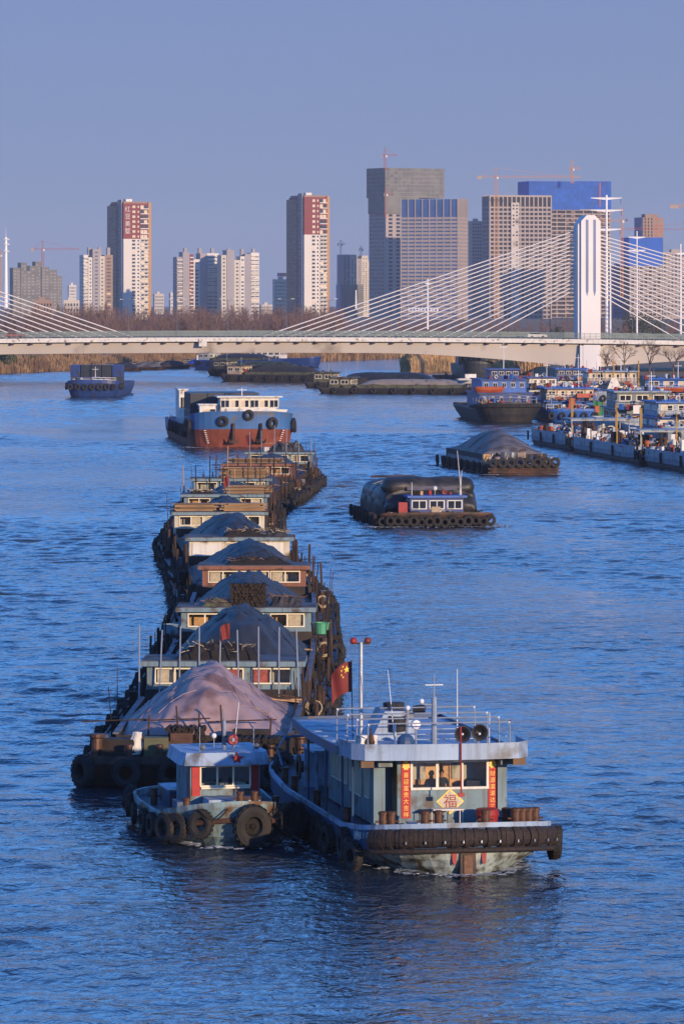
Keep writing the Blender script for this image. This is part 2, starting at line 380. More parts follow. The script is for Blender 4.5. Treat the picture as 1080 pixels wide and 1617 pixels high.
reeds('reed_bed', 'clump of tall golden reeds on the point under the bridge', [(22,1500,17,1292),(17,1292,20,1283),(20,1283,38,1280),(38,1280,50,1240)], [2500,700,5500,2500], 4.0, 6.0, 4, 8, 'reedgold')

def bare_tree_pts(r, h, spread=.2):
    v = []; f = []
    def seg(p, q, w0, w1):
        a = r.uniform(0,3.14); dx, dy = math.cos(a), math.sin(a); o = len(v)
        v.extend([(p[0]-dx*w0,p[1]-dy*w0,p[2]),(p[0]+dx*w0,p[1]+dy*w0,p[2]),(q[0]+dx*w1,q[1]+dy*w1,q[2]),(q[0]-dx*w1,q[1]-dy*w1,q[2])]); f.append((o,o+1,o+2,o+3))
    seg((0,0,0),(0,0,h*.6),.20,.10); seg((0,0,h*.6),(r.gauss(0,.3),r.gauss(0,.3),h),.10,.03)
    for i in range(34):
        z = h*r.uniform(.15,.95); a = r.uniform(0,6.28); l = h*spread*(1.15-z/h)*r.uniform(.6,1.3)
        q = (l*math.cos(a), l*math.sin(a), min(h, z+l*r.uniform(1.0,2.2))); seg((0,0,z), q, .07, .04)
        for j in range(3):
            t = r.uniform(.3,1); p = (q[0]*t,q[1]*t,lerp(z,q[2],t)); e = l*.5
            seg(p,(p[0]+r.gauss(0,e*.5),p[1]+r.gauss(0,e*.5),p[2]+e*r.uniform(.5,1.3)),.05,.03)
    return np.array(v), np.array(f)
def wood(name, label, area, n, hr, seed, m):
    r = random.Random(seed); base = [bare_tree_pts(r, 1.0*15) for _ in range(7)]; V = []; Fc = []; o = 0
    for i in range(n):
        v, f = base[i%7]; x0,x1,y0,y1 = area; x = r.uniform(x0,x1); y = r.uniform(y0,y1); h = r.uniform(*hr)/15*(1+.18*noise.noise(Vector((x*.03,y*.01,seed))))
        a = r.uniform(0,6.28); ca, sa = math.cos(a), math.sin(a)
        q = np.empty_like(v); q[:,0] = (v[:,0]*ca - v[:,1]*sa)*h + x; q[:,1] = (v[:,0]*sa + v[:,1]*ca)*h + y; q[:,2] = v[:,2]*h + 2.2
        V.append(q); Fc.append(f+o); o += len(v)
    me = bpy.data.meshes.new(name); me.from_pydata(np.concatenate(V).tolist(),[],np.concatenate(Fc).tolist()); me.materials.append(m)
    return tag(inst(me,name), label, 'trees', kind='stuff')
wood('bare_wood', 'brown mass of bare poplars in front of the pale apartment towers', (-140,0,1680,2150), 620, (11,16), 11, M['bark'])
wood('bare_wood', 'thin band of bare trees behind the right half of the bridge', (0,190,1750,2300), 380, (7,10), 12, M['bark'])
wood('bare_wood', 'bare saplings close to the left bank under the bridge deck', (-130,-60,1480,1640), 150, (7,11), 13, M['bark'])

def leafy_tree(name, label, loc, h, rad, seed, m, n=900, group=None):
    t = thing(name, label, 'tree', loc, 0, group); r = random.Random(seed); mb = MB()
    mb.tube((0,0,-.3),(0,0,h*.55),.22,.12,7)
    blobs = [(Vector((r.gauss(0,rad*.4),r.gauss(0,rad*.4),h*r.uniform(.35,.9))), rad*r.uniform(.35,.6)) for _ in range(11)]
    for c, q in blobs[:6]: mb.tube((0,0,h*.3),c,.1,.03,5)
    mb.build('trunk', M['bark'], t); mb = MB()
    for i in range(n):
        c, q = blobs[i%11]; d = Vector((r.gauss(0,1),r.gauss(0,1),r.gauss(0,1))).normalized()*q*r.uniform(.5,1.08); p = c+d; e = r.uniform(.14,.34)
        a = Vector((r.gauss(0,1),r.gauss(0,1),r.gauss(0,1))).normalized(); b = a.orthogonal().normalized()
        mb.add([p-a*e-b*e*.6,p+a*e-b*e*.6,p+a*e+b*e*.6,p-a*e+b*e*.6],[(0,1,2,3)])
    mb.build('crown', m, t); return t
def bare_tree(label, loc, h, seed):
    t = thing('bare_tree', label, 'tree', loc); r = random.Random(seed); mb = MB(); tw = MB()
    def grow(p, d, l, w_, lev):
        q = p + d*l; (mb if lev < 2 else tw).tube(p, q, w_, w_*.65, 5 if lev < 2 else 3)
        if lev >= 5: return
        for _ in range(3 if lev else 5):
            nd = (d + Vector((r.gauss(0,.55),r.gauss(0,.55),r.gauss(.12,.3)))).normalized(); grow(p.lerp(q, r.uniform(.55,1)), nd, l*r.uniform(.55,.8), w_*.6, lev+1)
    grow(Vector((0,0,-.3)), Vector((0,0,1)), h*.3, .2, 0)
    mb.build('trunk', M['bark'], t); tw.build('crown', M['bark'], t)
for i, (px, D, h, lab) in enumerate([(985,1110,13,'broad bare tree in front of the bridge girder right of the pier'),(1025,1118,14,'leafless spreading tree before the bridge girder, between two others'),
        (958,1122,10,'small bare tree just right of the white bridge pier'),(1062,1105,12,'bare tree by the right picture edge in front of the bridge')]):
    bare_tree(lab, (X(px,D),D,1.8), h, 40+i)
for i, (px, D, h, rad, lab) in enumerate([(800,1345,9,5,'dark evergreen under the bridge left of the pier'),(835,1352,9,5,'second dark evergreen under the bridge, nearer the pier'),(870,1348,10,5,'dark evergreen close beside the left side of the bridge pier'),
        (772,1362,8,4.5,'low dark evergreen under the bridge next to the golden reeds'),(1000,1420,15.5,7,'round dark tree rising above the bridge deck right of the pylon'),(1035,1440,14.5,6,'second dark tree above the deck, right of the round one'),(905,1290,8,5,'dark evergreen hidden behind the bridge pier')]):
    leafy_tree('evergreen_tree', lab, (X(px,D),D,2), h, rad, 60+i, M['leaf'], group='evergreens by the bridge')

for i, (px, D, h, rad, lab) in enumerate([(6,1275,3.4,3.0,'low green shrub at the far left bank under the bridge'),(22,1284,3.0,2.6,'second low green shrub from the left picture edge under the bridge'),(38,1296,2.6,2.4,'third low green shrub at the left bank, beside the reeds'),(60,1315,2.8,2.2,'small dark shrub among the reeds at the left bank')]):
    leafy_tree('shrub', lab, (X(px,D),D,1.6), h, rad, 80+i, M['shrub'], 500, 'shrubs on the left bank')
# ---------------------------------------------------------------- bridge
DB = 1150.0
bridge = thing('cable_stayed_bridge', 'long pale cable-stayed road bridge crossing the river', 'bridge', (0,0,0))
def zdeck(x):      # deck camber
    px = 540 + x*F/DB; return Z(533.5 + ((px-430)/650.0)**2*5.5, DB)
def zbot(x):
    px = 540 + x*F/DB
    d = min(abs(px-925), abs(px+300)); return zdeck(x) - 3.9 - 3.5*max(0,1-d/330.0)**1.7
xs = [X(p,DB) for p in range(-420, 1500, 16)]
mb = MB(); g = MB(); fa = MB(); rd = MB()
def sweep(mb_, pts_fn):
    k = len(pts_fn(xs[0])); v = [p for x in xs for p in pts_fn(x)]
    f = [(i*k+j,(i+1)*k+j,(i+1)*k+(j+1)%k,i*k+(j+1)%k) for i in range(len(xs)-1) for j in range(k)]
    mb_.add(v,f)
sweep(g, lambda x: [(x,DB+1.6,zdeck(x)-1.25),(x,DB+28.4,zdeck(x)-1.25),(x,DB+27.6,zbot(x)),(x,DB+2.4,zbot(x))])
g.build('girder', M['concrete'], bridge)
sweep(fa, lambda x: [(x,DB,zdeck(x)+.15),(x,DB+30,zdeck(x)+.15),(x,DB+30,zdeck(x)-.95),(x,DB,zdeck(x)-.95)])
fa.build('deck_slab', M['white'], bridge)
sweep(rd, lambda x: [(x,DB+.6,zdeck(x)+.17),(x,DB+.6,zdeck(x)+.21),(x,DB+29.4,zdeck(x)+.21),(x,DB+29.4,zdeck(x)+.17)])
rd.build('road_surface', M['asphalt'], bridge)
br = MB(); br.box(-.35,.35,.5,1.7,-.55,0)
brm = br.mesh('bracket', [M['rust']])
for p in range(-40, 1120, 30): inst(brm, 'bracket', bridge, (X(p,DB), DB-.1, zdeck(X(p,DB))-.955))
for dy, nm in ((.25,'railing'),(13.2,'median_barrier'),(29.6,'railing')):
    ra = MB()
    for z0 in (.35,.7,1.1,1.45):
        ra.add([p for x in xs for p in ((x,DB+dy,zdeck(x)+.15+z0),(x,DB+dy,zdeck(x)+.25+z0),(x,DB+dy+.08,zdeck(x)+.25+z0),(x,DB+dy+.08,zdeck(x)+.15+z0))],
               [(i*4+j,(i+1)*4+j,(i+1)*4+(j+1)%4,i*4+(j+1)%4) for i in range(len(xs)-1) for j in range(4)])
    x = xs[0]
    while x < xs[-1]:
        ra.box(x-.06,x+.06,DB+dy-.02,DB+dy+.1,zdeck(x)+.1,zdeck(x)+1.75); x += 1.5
    ra.build(nm, M['deckrail'], bridge)
def pylon(pxc, name_parent):
    D = 1165.0; xc = X(pxc,D); yaw = math.radians(10)
    def loc(px, py, dy): return px
    mbp = MB(); w2 = 2.6; zt = Z(340,D); zb = 9.5
    for y0, y1, xo in ((-3.2,3.2,0),):
        pl = [(-w2,zb),(w2,zb),(w2,zt-1.6),(w2-1.5,zt),(-w2+1.5,zt),(-w2,zt-1.6)]
        mbp.prismy(pl, y0, y1)
    o = mbp.build('pylon', M['pylon'], name_parent); o.location = (xc+.5,D,0); o.rotation_euler = (0,0,yaw)
    s2 = MB(); s2.prismy([(-w2-.7,zb),(-w2-.002,zb),(-w2-.002,zt-1.4),(-w2-.7,zt-2.6)], -2.4, 2.4)
    q = s2.build('anchor_rib', M['pylon'], name_parent); q.location = o.location; q.rotation_euler = o.rotation_euler
    for a, b in ((-1.35,-.65),(.65,1.35)):
        s3 = MB(); zl = Z(468,D); s3.prismy([(a,zl+1.4),((a+b)/2+(.3 if a>0 else -.3)*0,zl),(b,zl+1.4),(b,zt-1.2),(a,zt-1.2)], -3.26, -3.18)
        q = s3.build('blue_inlay', M['blueglass'], name_parent); q.location = o.location; q.rotation_euler = o.rotation_euler
    pr = MB(); pr.box(-2.7,2.7,-14.5,12,-2,zdeck(xc)-1.3); pr.box(-1.9,1.9,-14.62,-14.4,-2,zdeck(xc)-1.4)
    q = pr.build('pier', M['pylon'], name_parent); q.location = (xc+.3,D,0)
    return xc
xc = pylon(925, bridge); pylon(-300, bridge)
def cable(p, q): MB().tube(p, q, .15, .15, 5).build('stay_cable', M['cable'], bridge)
for i in range(17):
    t = i/16; D = 1165.0; yp = lerp(365,458,t)
    for dy in (0,):
        xl = X(415+22*i,D); cable((X(906,D),D+dy,Z(yp,D)), (xl,D+dy,zdeck(xl)+.2))
        xr = X(lerp(1560,1072,t),D); cable((X(944,D),D+dy,Z(yp+6,D)), (xr,D+dy,zdeck(xr)+.2))
    xl = X(210-22*i,D)
    if i < 12: cable((X(-281,D),D,Z(yp,D)), (xl,D,zdeck(xl)+.2))
# sign plate on the fascia
sg = MB(); sg.box(X(314.5,DB),X(327,DB),DB-.35,DB-.1,Z(547,DB),Z(534.5,DB))
sg.build('navigation_plate', M['white'], bridge)

# ---------------------------------------------------------------- masts, lamps
def street_lamp(px, label):
    D = DB+29; x = X(px,D); t = thing('street_lamp', label, 'street lamp', (x,D,zdeck(x)+.2), 0, 'lamps along the bridge')
    MB().tube((0,0,0),(0,0,9.5),.12,.07,6).build('pole', M['steel'], t)
    for s in (-1,1):
        MB().tube((0,0,9.4),(s*1.6,0,9.9),.05,.04,5).build('arm', M['steel'], t)
        MB().box(min(s*1.3,s*2.2),max(s*1.3,s*2.2),-.18,.18,9.84,9.98).build('lamp_head', M['white'], t)
ords = ['first','second','third','fourth','fifth','sixth','seventh','eighth','ninth','tenth','eleventh','twelfth','thirteenth']
for i, px in enumerate([203,280,360,452,520,594,730,790,868,998,1046]):
    street_lamp(px, '%s thin lamp post from the left along the bridge deck' % ords[i])
def power_mast(px, ytop, ybase, D, label, arms, w_=.45, ring=False):
    x = X(px,D); zb, zt = Z(ybase,D), Z(ytop,D); t = thing('power_mast', label, 'mast', (x,D,zb))
    h = zt-zb; MB().tube((0,0,0),(0,0,h),w_,w_*.6,8).build('pole', M['whitepipe'], t)
    if ring:
        MB().tube((0,0,h),(0,0,h+4),.12,.03,6).build('finial', M['whitepipe'], t)
        for q in (.8,.9,.97):
            a = MB(); a.lathe([(w_*.8,h*q),(1.5,h*q),(1.5,h*q+.3),(w_*.8,h*q+.3)],n=10); a.build('platform', M['whitepipe'], t)
    for q, l in arms:
        a = MB(); zz = h-q
        for s in (-1,1): a.prismy([(0,zz-.35),(s*l,zz+.1),(s*l,zz+.3),(0,zz+.35)][::s], -.15,.15)
        a.build('crossarm', M['whitepipe'], t)
        for s in (-1,1): MB().tube((s*l*.92,0,zz+.1),(s*l*.92,0,zz-1.3),.1,.1,5).build('insulator', M['steel'], t)
    return t
power_mast(957,308,533,1210,'tall white power mast with crossarms just right of the pylon',[(1.0,4.2),(4.3,4.4),(9.5,4.0)],.48)
power_mast(963,400,533,1225,'shorter white post pressed close against the tall power mast',[],.3)
power_mast(1074,385,530,1300,'plain white mast near the right picture edge behind the stay cables',[(3.0,1.5)],.35)
power_mast(1005,365,530,1350,'slender grey-white mast between pylon and right edge',[(2.0,2.6),(6.0,2.6)],.3)
power_mast(10,375,487,1700,'white ringed antenna mast by the left picture edge',[],.8,True)
power_mast(675,440,520,1750,'white pole standing behind the middle of the stay cables',[(2.0,1.2)],.4)
power_mast(562,458,487,1900,'short white pole below the pale twin towers',[],.4)

def car(px, D, col, label, lx=4.6, van=False):
    x = X(px,D); t = thing('car', label, 'car', (x,D,zdeck(x)+.24), 0)
    b = MB(); b.prismy([(-lx/2,.35),(lx/2,.35),(lx/2,.75),(lx/2-.3,.92),(.9,.95),(-lx/2+.1,1.0),(-lx/2,.8)],-.88,.88); b.build('body', col, t)
    g_ = MB(); g_.prismy([(-lx/2+.45,.99),(1.05,.94),(.3,1.48),(-1.5,1.5)],-.78,.78); g_.build('cabin_glass', M['darkglass'], t)
    r = MB(); r.prismy([(-1.55,1.46),(.35,1.44),(.25,1.54),(-1.45,1.56)],-.76,.76); r.build('roof', col, t)
    for sx in (-1.4,1.45):
        for sy in (-.8,.8): MB().lathe([(.0,-.1),(.33,-.1),(.33,.1),(0,.1)],(sx,sy,.33),10,0,'Y').build('wheel', M['tyre'], t)
car(24, DB+6, M['redpaint'], 'red car driving on the left end of the bridge', 5.2)
car(848, DB+7, M['white'], 'white car on the bridge left of the pylon', 5.0)
# ================================================================ CITY
def city(name, label, px0, px1, ytop, D, rot=0.0, depth=20.0, group=None, cat='building'):
    """building frame: local x along the front, y into the depth; returns (empty, width, height)"""
    s = F/D; wpx = (px1-px0)/s; th = math.radians(rot)
    W = (wpx - depth*math.sin(abs(th)))/math.cos(th)
    x0 = X(px0,D)
    # left corner of the front is depth*sin to the right of the visible left edge when rotated anticlockwise
    ox = x0 + (depth*math.sin(th) if th > 0 else 0)
    t = thing(name, label, cat, (ox, D, 2.3), th, group)
    return t, W, Z(ytop,D)-2.3
class B:
    """collects walls, openings and trims of one building"""
    def __init__(s, t): s.t = t; s.d = {}
    def g(s, nm, m, stuff=False):
        k = (nm, m, stuff)
        if k not in s.d: s.d[k] = MB()
        return s.d[k]
    def wall(s, m, x0,x1,y0,y1,z0,z1, nm='wall'): s.g(nm,m).box(x0,x1,y0,y1,z0,z1)
    def grid(s, x0,x1,z0,z1,nx,nz, y=0, fw=.5, fh=.5, m='cityglass', dpt=.25, sill=None, jit=0, face='f', nm='window_glazing', lit=0):
        """rows and columns of window units standing in a face (f front, l left)"""
        dx, dz = (x1-x0)/nx, (z1-z0)/nz; r = random.Random(int(x0*7+z1))
        for i in range(nx):
            for j in range(nz):
                if jit and r.random() < jit: continue
                a, b = x0+dx*(i+.5-fw/2), x0+dx*(i+.5+fw/2); c, e = z0+dz*(j+.5-fh/2), z0+dz*(j+.5+fh/2)
                mm = 'curtain' if lit and r.random() < lit else m  # this share of the panes takes the curtain colour
                if face == 'f':
                    s.g(nm,mm,True).box(a,b,y-.06,y+dpt,c,e)
                    if sill: s.g('sill',sill,True).box(a-.2,b+.2,y-.55,y-.07,c-.25,c-.02)
                else:
                    s.g(nm,mm,True).box(y-.06,y+dpt,a,b,c,e)
    def slabs(s, m, x0,x1,y0,y1,z0,z1,n,th=.5,nm='balcony'):
        for j in range(n):
            z = lerp(z0,z1,j/n); s.g(nm,m,True).box(x0,x1,y0,y1,z,z+th)
    def done(s):
        for (nm,m,st), mb in s.d.items():
            o = mb.build(nm, M[m], s.t)
            if st: o['kind'] = 'stuff'

# -- two tall red-topped towers
def red_tower(label, px0,px1,ytop,D,yred, text=None):
    t,W,Hh = city('apartment_tower', label, px0,px1,ytop,D,24,34,'tall red-topped apartment towers'); b = B(t)
    zr = Hh*.68
    fw = W*.9
    b.wall('bwhite',0,fw,0,33,0,zr); b.wall('bred',0,fw,0,33,zr,Hh-2.2)
    b.wall('bbrown',.5,fw-.5,1,31,Hh-2.2,Hh-.6,'roof')
    b.wall('bgold',fw+.01,W,-.5,12,0,Hh-1.2,'corner_pier')
    b.wall('bgrey',-.8,0-.01,3,12,0,Hh+1.0,'stair_tower'); b.wall('bbrown',-2.2,-.03,12.2,33.5,0,Hh-4,'side_wing')
    n = 31
    b.grid(fw*.30,fw*.52,4,zr,1,int(n*.68),0,.62,.5,sill='bwhite',lit=.15); b.grid(fw*.54,fw*.66,4,zr,1,int(n*.68),0,.6,.4)
    b.grid(fw*.70,fw*.99,4,zr,2,int(n*.68),0,.86,.55,lit=.3); b.slabs('bwhite',fw*.69,fw,-1.3,-.07,4,zr,int(n*.68),.9)
    k = 7
    b.grid(fw*.32,fw*.52,zr,Hh-3,1,k,0,.6,.5,'curtain'); b.grid(fw*.54,fw*.66,zr,Hh-3,1,k,0,.5,.4,'curtain')
    b.grid(fw*.68,fw*.97,zr,Hh-3,2,k,0,.9,.62,lit=.6); b.slabs('bwhite',fw*.67,fw,-1.3,-.07,zr,Hh-3,k,.8)
    b.grid(13,33,4,Hh-6,5,30,-2.2,.55,.5,face='l'); b.grid(3.8,11.2,4,Hh-3,2,31,-.8,.3,.4,face='l')
    b.done()
    MB().box(fw*.2,fw*.45,6,12,Hh-.6,Hh+1.6).build('roof_tank', M['white'], t)
    return t, fw, zr, Hh
def textobj(txt, m, parent, loc, rot, size, name='lettering', extrude=.01, align='CENTER'):
    cu = bpy.data.curves.new(name,'FONT'); cu.body = txt; cu.size = size; cu.extrude = extrude
    cu.align_x = align; cu.align_y = 'CENTER'
    o = bpy.data.objects.new('tmp', cu); C.objects.link(o)
    dg = bpy.context.evaluated_depsgraph_get(); me = bpy.data.meshes.new_from_object(o.evaluated_get(dg))
    bpy.data.objects.remove(o); me.materials.clear(); me.materials.append(m)
    return inst(me, name, parent, loc, rot)
t,fw,zr,Hh = red_tower('tall apartment tower with red top and white sign characters, left of the picture', 170,238,317,3784,380)
for i, ch in enumerate('红豆美墅'): textobj(ch, M['bwhite'], t, (fw*.16,-.3,Hh-7.5-i*6.2), (math.pi/2,0,0), 5.2, extrude=.15)
red_tower('tall apartment tower with plain red top near the picture centre', 455,520,307,3784,380)

def slab_block(label, px0,px1,ytop,D,rot,secs,depth=16,fl=3.0):
    t,W,Hh = city('apartment_block', label, px0,px1,ytop,D,rot,depth,'pale apartment blocks'); b = B(t)
    for (a,c,pr,dz,m,kind) in secs:
        x0,x1 = a*W,c*W; zt = Hh-dz; n = max(3,int((zt-3)/fl))
        b.wall(m,x0+.01,x1-.01,-pr,depth-1,0,zt)
        if kind == 'win': b.grid(x0,x1,3,zt-1.5,max(1,int((x1-x0)/4)),n,-pr,.5,.45,lit=.12)
        if kind == 'bal':
            b.grid(x0,x1,3,zt-1.5,2,n,-pr,.88,.55,lit=.25); b.slabs('bwhite',x0+.2,x1-.2,-pr-1.3,-pr-.07,3,zt,n,.9)
        if kind == 'spot': b.grid(x0,x1,3,zt-1.5,1,n,-pr,.35,.4)
    b.grid(2,depth-2,3,Hh-6,3,int((Hh-6)/fl),0,.4,.45,face='l') if secs[0][2] == 0 else None
    b.done()
    for q in (.2,.55,.85): MB().box(W*q,W*q+2.5,4,8,Hh-6,Hh+1.2).build('roof_house', M['bgrey'], t)
    return t
slab_block('grey and white apartment block left of the red-topped tower', 124,178,393,3700,16,[(0,.16,0,5,'bwhite','bal'),(.16,.30,.8,7,'bwhite','spot'),(.30,.55,1.6,0,'bgrey','spot'),(.55,.72,.6,6,'bcream','spot'),(.72,1,0,5,'bbrown','win')])
slab_block('white apartment block with red strip, left half of the middle pair', 272,345,394,3640,14,[(0,.14,0,6,'bgrey','bal'),(.14,.30,.7,2,'bgrey','none'),(.30,.40,0,4,'bred','bal'),(.40,.55,.8,8,'bwhite','win'),(.55,.72,1.4,3,'bgrey','none'),(.72,1,.6,3,'bwhite','bal')])
slab_block('white apartment block with wide balconies, right half of the middle pair', 342,409,395,3610,14,[(0,.14,.6,4,'bcream','spot'),(.14,.34,1.2,0,'bgrey','none'),(.34,.5,.5,8,'bcream','spot'),(.5,.62,.9,5,'bwhite','win'),(.62,.78,1.3,3,'bgrey','none'),(.78,1,.6,2,'bwhite','bal')])

def plain_block(name, label, px0,px1,ytop,D,rot,m,nx,fl=3.3,depth=18,fw=.5,fh=.5,gm='cityglass',group=None,jit=0,top=None):
    t,W,Hh = city(name,label,px0,px1,ytop,D,rot,depth,group); b = B(t)
    b.wall(m,0,W,0,depth,0,Hh); nz = int((Hh-4)/fl)
    b.grid(.6,W-.6,3,Hh-1.5,nx,nz,0,fw,fh,gm,jit=jit); b.grid(1,depth-1,3,Hh-1.5,max(2,int(depth/4.5)),nz,0,fw,fh,gm,face='l',jit=jit)
    b.wall(m,W*.3,W*.6,depth*.3,depth*.7,Hh,Hh+2.5,'roof_house'); b.done()
    return t,W,Hh
GF = 'faint far blocks'
plain_block('distant_block','small pale far block between grey site and white apartments',106,121,450,5000,8,'bwhite',5,group=GF)
plain_block('distant_block','tiny far block just right of the left red-topped tower',241,259,464,5000,8,'bcream',4,group=GF)
plain_block('distant_block','sliver of a pale far block left of the middle white pair',266,274,463,4700,8,'bwhite',2,group=GF)
plain_block('distant_block','low far blocks right of the middle white pair',409,431,481,5000,8,'bcream',5,group=GF)
plain_block('distant_block','low tan houses below the grey building site at far left',99,126,474,3500,5,'bcream',5,group=GF,depth=10)
plain_block('distant_block','low tan house right of the antenna mast',52,84,474,3450,5,'bbrown',6,group=GF,depth=10)
t,W,Hh = plain_block('hotel_block','pale slim block with a coloured roof sign left of the centre tower',430,458,441,4300,6,'bcream',8,fw=.4)
for i in range(5): MB().box(lerp(.2,.75,i/4)*W,lerp(.2,.75,i/4)*W+1.9,-.2,.2,Hh+2.7,Hh+6.2).build('sign_letter', M['redpaint'] if i else M['boatblue'], t)
# grey scaffolded site far left
t,W,Hh = city('building_site','grey net-wrapped building site with red crane at far left',14,97,413,4300,14,18); b = B(t)
for a,c,dz in ((0,.16,6),(.16,.28,1),(.28,.46,4),(.46,.58,0),(.58,.74,5),(.74,.9,8),(.9,1,14)):
    b.wall('bnet',W*a+.02,W*c-.02,-(dz%3)*.7,18,0,Hh-dz); b.grid(W*a+.5,W*c-.5,3,Hh-dz-2,2,int((Hh-dz)/3.2),-(dz%3)*.7,.6,.4,'bgrey',jit=.25)
b.done()
# pale twin towers with cranes
t,W,Hh = city('apartment_tower','pale twin-topped tower half wrapped in grey netting beside the glass office',532,588,402,4300,18,18); b = B(t)
for a,c,dz,m in ((0,.26,0,'bgrey'),(.26,.5,0,'bcream'),(.5,.64,4,'bgrey'),(.64,.85,1,'bcream'),(.85,1,6,'bcream')):
    b.wall(m,W*a+.02,W*c-.02,0,18,0,Hh-dz); b.grid(W*a+.4,W*c-.4,4,Hh-dz-2,2,26,0,.45,.5,jit=.1)
b.wall('bnet',W*.02,W*.68,-1.2,-.1,0,Hh*.52,'netting'); b.wall('blueglass',-1.2,-.1,0,17,0,Hh*.52,'netting'); b.done()
# net-topped tower
D = 4150; t,W,Hh = city('building_site','dark grey net-topped high-rise under construction with a crane on its roof',582,703,265,D,30,32); b = B(t)
zn = Z(337,D)-2.3; zn2 = Z(312,D)-2.3
b.wall('bnet',-1.5,W*.98,-1.5,33,zn2+.01,Hh,'netting'); b.wall('bnet',-1.6,W*.55,-1.6,30,zn,zn2,'netting')
b.wall('bframe',0,W*.97,0,31,0,zn-.01); b.grid(1,W*.4,3,zn,3,26,0,.5,.6); b.wall('blueglass',W*.4,W*.9,-.5,-.05,0,zn-.5,'curtain_wall')
b.slabs('bgrey',-1.62,W*.985,-1.72,-1.52,zn2+1,Hh,7,.22,'scaffold_deck'); b.slabs('bgrey',-1.72,-1.52,-1.5,33,zn2+1,Hh,7,.22,'scaffold_deck'); b.grid(-1,W*.96,zn2+1,Hh,14,9,-1.5,.75,.8,'bnet2',jit=.35,nm='net_panel'); b.grid(0,32,zn2+1,Hh,10,9,-1.5,.75,.8,'bnet2',face='l',jit=.35,nm='net_panel'); b.grid(W*.42,W*.88,3,zn,5,26,-.5,.4,.4,'darkglass'); b.grid(2,30,3,zn,6,26,0,.45,.6,face='l'); b.done()
# gridded office
D = 3800; t,W,Hh = city('office_tower','gridded tan office tower with glass crown below the net-topped high-rise',633,738,314,D,-20,26); b = B(t)
# rotated clockwise: its right flank shows
t.location.x = X(633,D); zc = Z(345,D)-2.3
b.wall('blueglass',.4,W-.4,.4,26,0,Hh-.6,'glass_core')
nx = 8
for i in range(nx+1): x = W*i/nx; b.g('fin','bframe',True).box(x-.32,x+.32,-.55,.36,0,Hh)
for j in range(28): z = zc*j/27; b.g('spandrel','bframe',True).box(0,W,-.25,.35,z-.95,z+.95)
for i in range(9): y = 26*i/8; b.g('fin','bframe',True).box(W-.36,W+.55,y-.3,y+.3,0,Hh)
for j in range(28): z = zc*j/27; b.g('spandrel','bframe',True).box(W-.37,W+.25,.2,26,z-.95,z+.95)
b.done()
plain_block('office_tower','narrow tower squeezed between the tan office and concrete frame block',739,764,349,4300,12,'bframe',5,group=None,depth=16)
# concrete frame block
D = 3950; t,W,Hh = city('building_site','bare concrete-framed high-rise with rows of dark openings behind the cables',762,871,308,D,14,26); b = B(t)
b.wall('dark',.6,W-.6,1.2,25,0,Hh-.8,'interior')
nx = 14
for i in range(nx+1): x = W*i/nx; b.g('column','bframe',True).box(x-.55,x+.55,-.1,1.1,0,Hh)
for j in range(27):
    z = (Hh-11)*j/26; b.g('floor_beam','bframe',True).box(0,W,.02,1.15,z-.75,z+.75)
b.g('floor_beam','bframe',True).box(0,W,-.15,1.15,Hh-1.6,Hh)
for i in range(7): y = 1.2+24*i/6; b.g('column','bframe',True).box(-.1,1.1,y-.5,y+.5,0,Hh)
for j in range(27): z = (Hh-11)*j/26; b.g('floor_beam','bframe',True).box(.02,1.15,1.2,25,z-.75,z+.75)
b.wall('concrete',W*.34,W*.47,-1.4,-.2,0,Hh*.94,'hoist_shaft'); b.grid(W*.35,W*.46,2,Hh*.93,2,34,-1.4,.5,.5,'dark',jit=.4); b.done()
# blue-net tower
D = 4200; t,W,Hh = city('building_site','broad high-rise with bright blue safety netting around its top floors',820,966,286,D,16,34); b = B(t)
zn = Z(331,D)-2.3
b.wall('bluenet',-.8,W*.62,-1,33,zn,Hh,'netting'); b.wall('bluenet',W*.62+.02,W+.6,.4,33,zn,Hh+.4,'netting')
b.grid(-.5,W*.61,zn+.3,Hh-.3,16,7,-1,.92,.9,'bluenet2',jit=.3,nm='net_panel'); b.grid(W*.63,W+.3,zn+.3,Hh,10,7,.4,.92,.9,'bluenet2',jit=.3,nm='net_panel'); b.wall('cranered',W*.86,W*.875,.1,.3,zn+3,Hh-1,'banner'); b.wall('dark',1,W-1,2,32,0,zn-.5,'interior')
for i in range(10): x = lerp(1,W-1,i/9); b.g('column','bbrown',True).box(x-.6,x+.6,.4,1.9,0,zn)
for j in range(27): z = zn*j/26; b.g('floor_slab','bframe',True).box(0,W,-.2,1.95,z-.7,z+.5)
b.grid(4,W-4,3,zn,14,26,1.0,.6,.4,'bbrown',jit=.5); b.done()
# right-hand sites
D = 4000; t,W,Hh = city('building_site','orange-brown unfinished tower right of the pylon, blue netting below its top',1003,1048,338,D,22,18); b = B(t)
b.wall('bbrown',0,W,0,18,0,Hh-3); b.grid(.5,W*.5,3,Hh-3,3,30,0,.4,.7,'dark'); b.grid(W*.55,W-.5,3,Hh-3,2,30,0,.5,.5,'cranered',jit=.3); b.wall('blueglass',-.6,-.02,1,17,0,Hh-3,'netting')
b.wall('bbrown',W*.2,W*.8,4,12,Hh-3,Hh,'roof_house'); b.done()
D = 3800; t,W,Hh = city('building_site','blue-netted low tower behind the right-hand stay cables',984,1046,375,D,12,24); b = B(t)
zz = Z(420,D)-2.3
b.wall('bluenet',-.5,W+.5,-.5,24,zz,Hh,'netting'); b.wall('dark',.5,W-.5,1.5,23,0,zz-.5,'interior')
for j in range(16): z = zz*j/15; b.g('floor_slab','bframe',True).box(0,W,-.1,1.4,z-.8,z+.7)
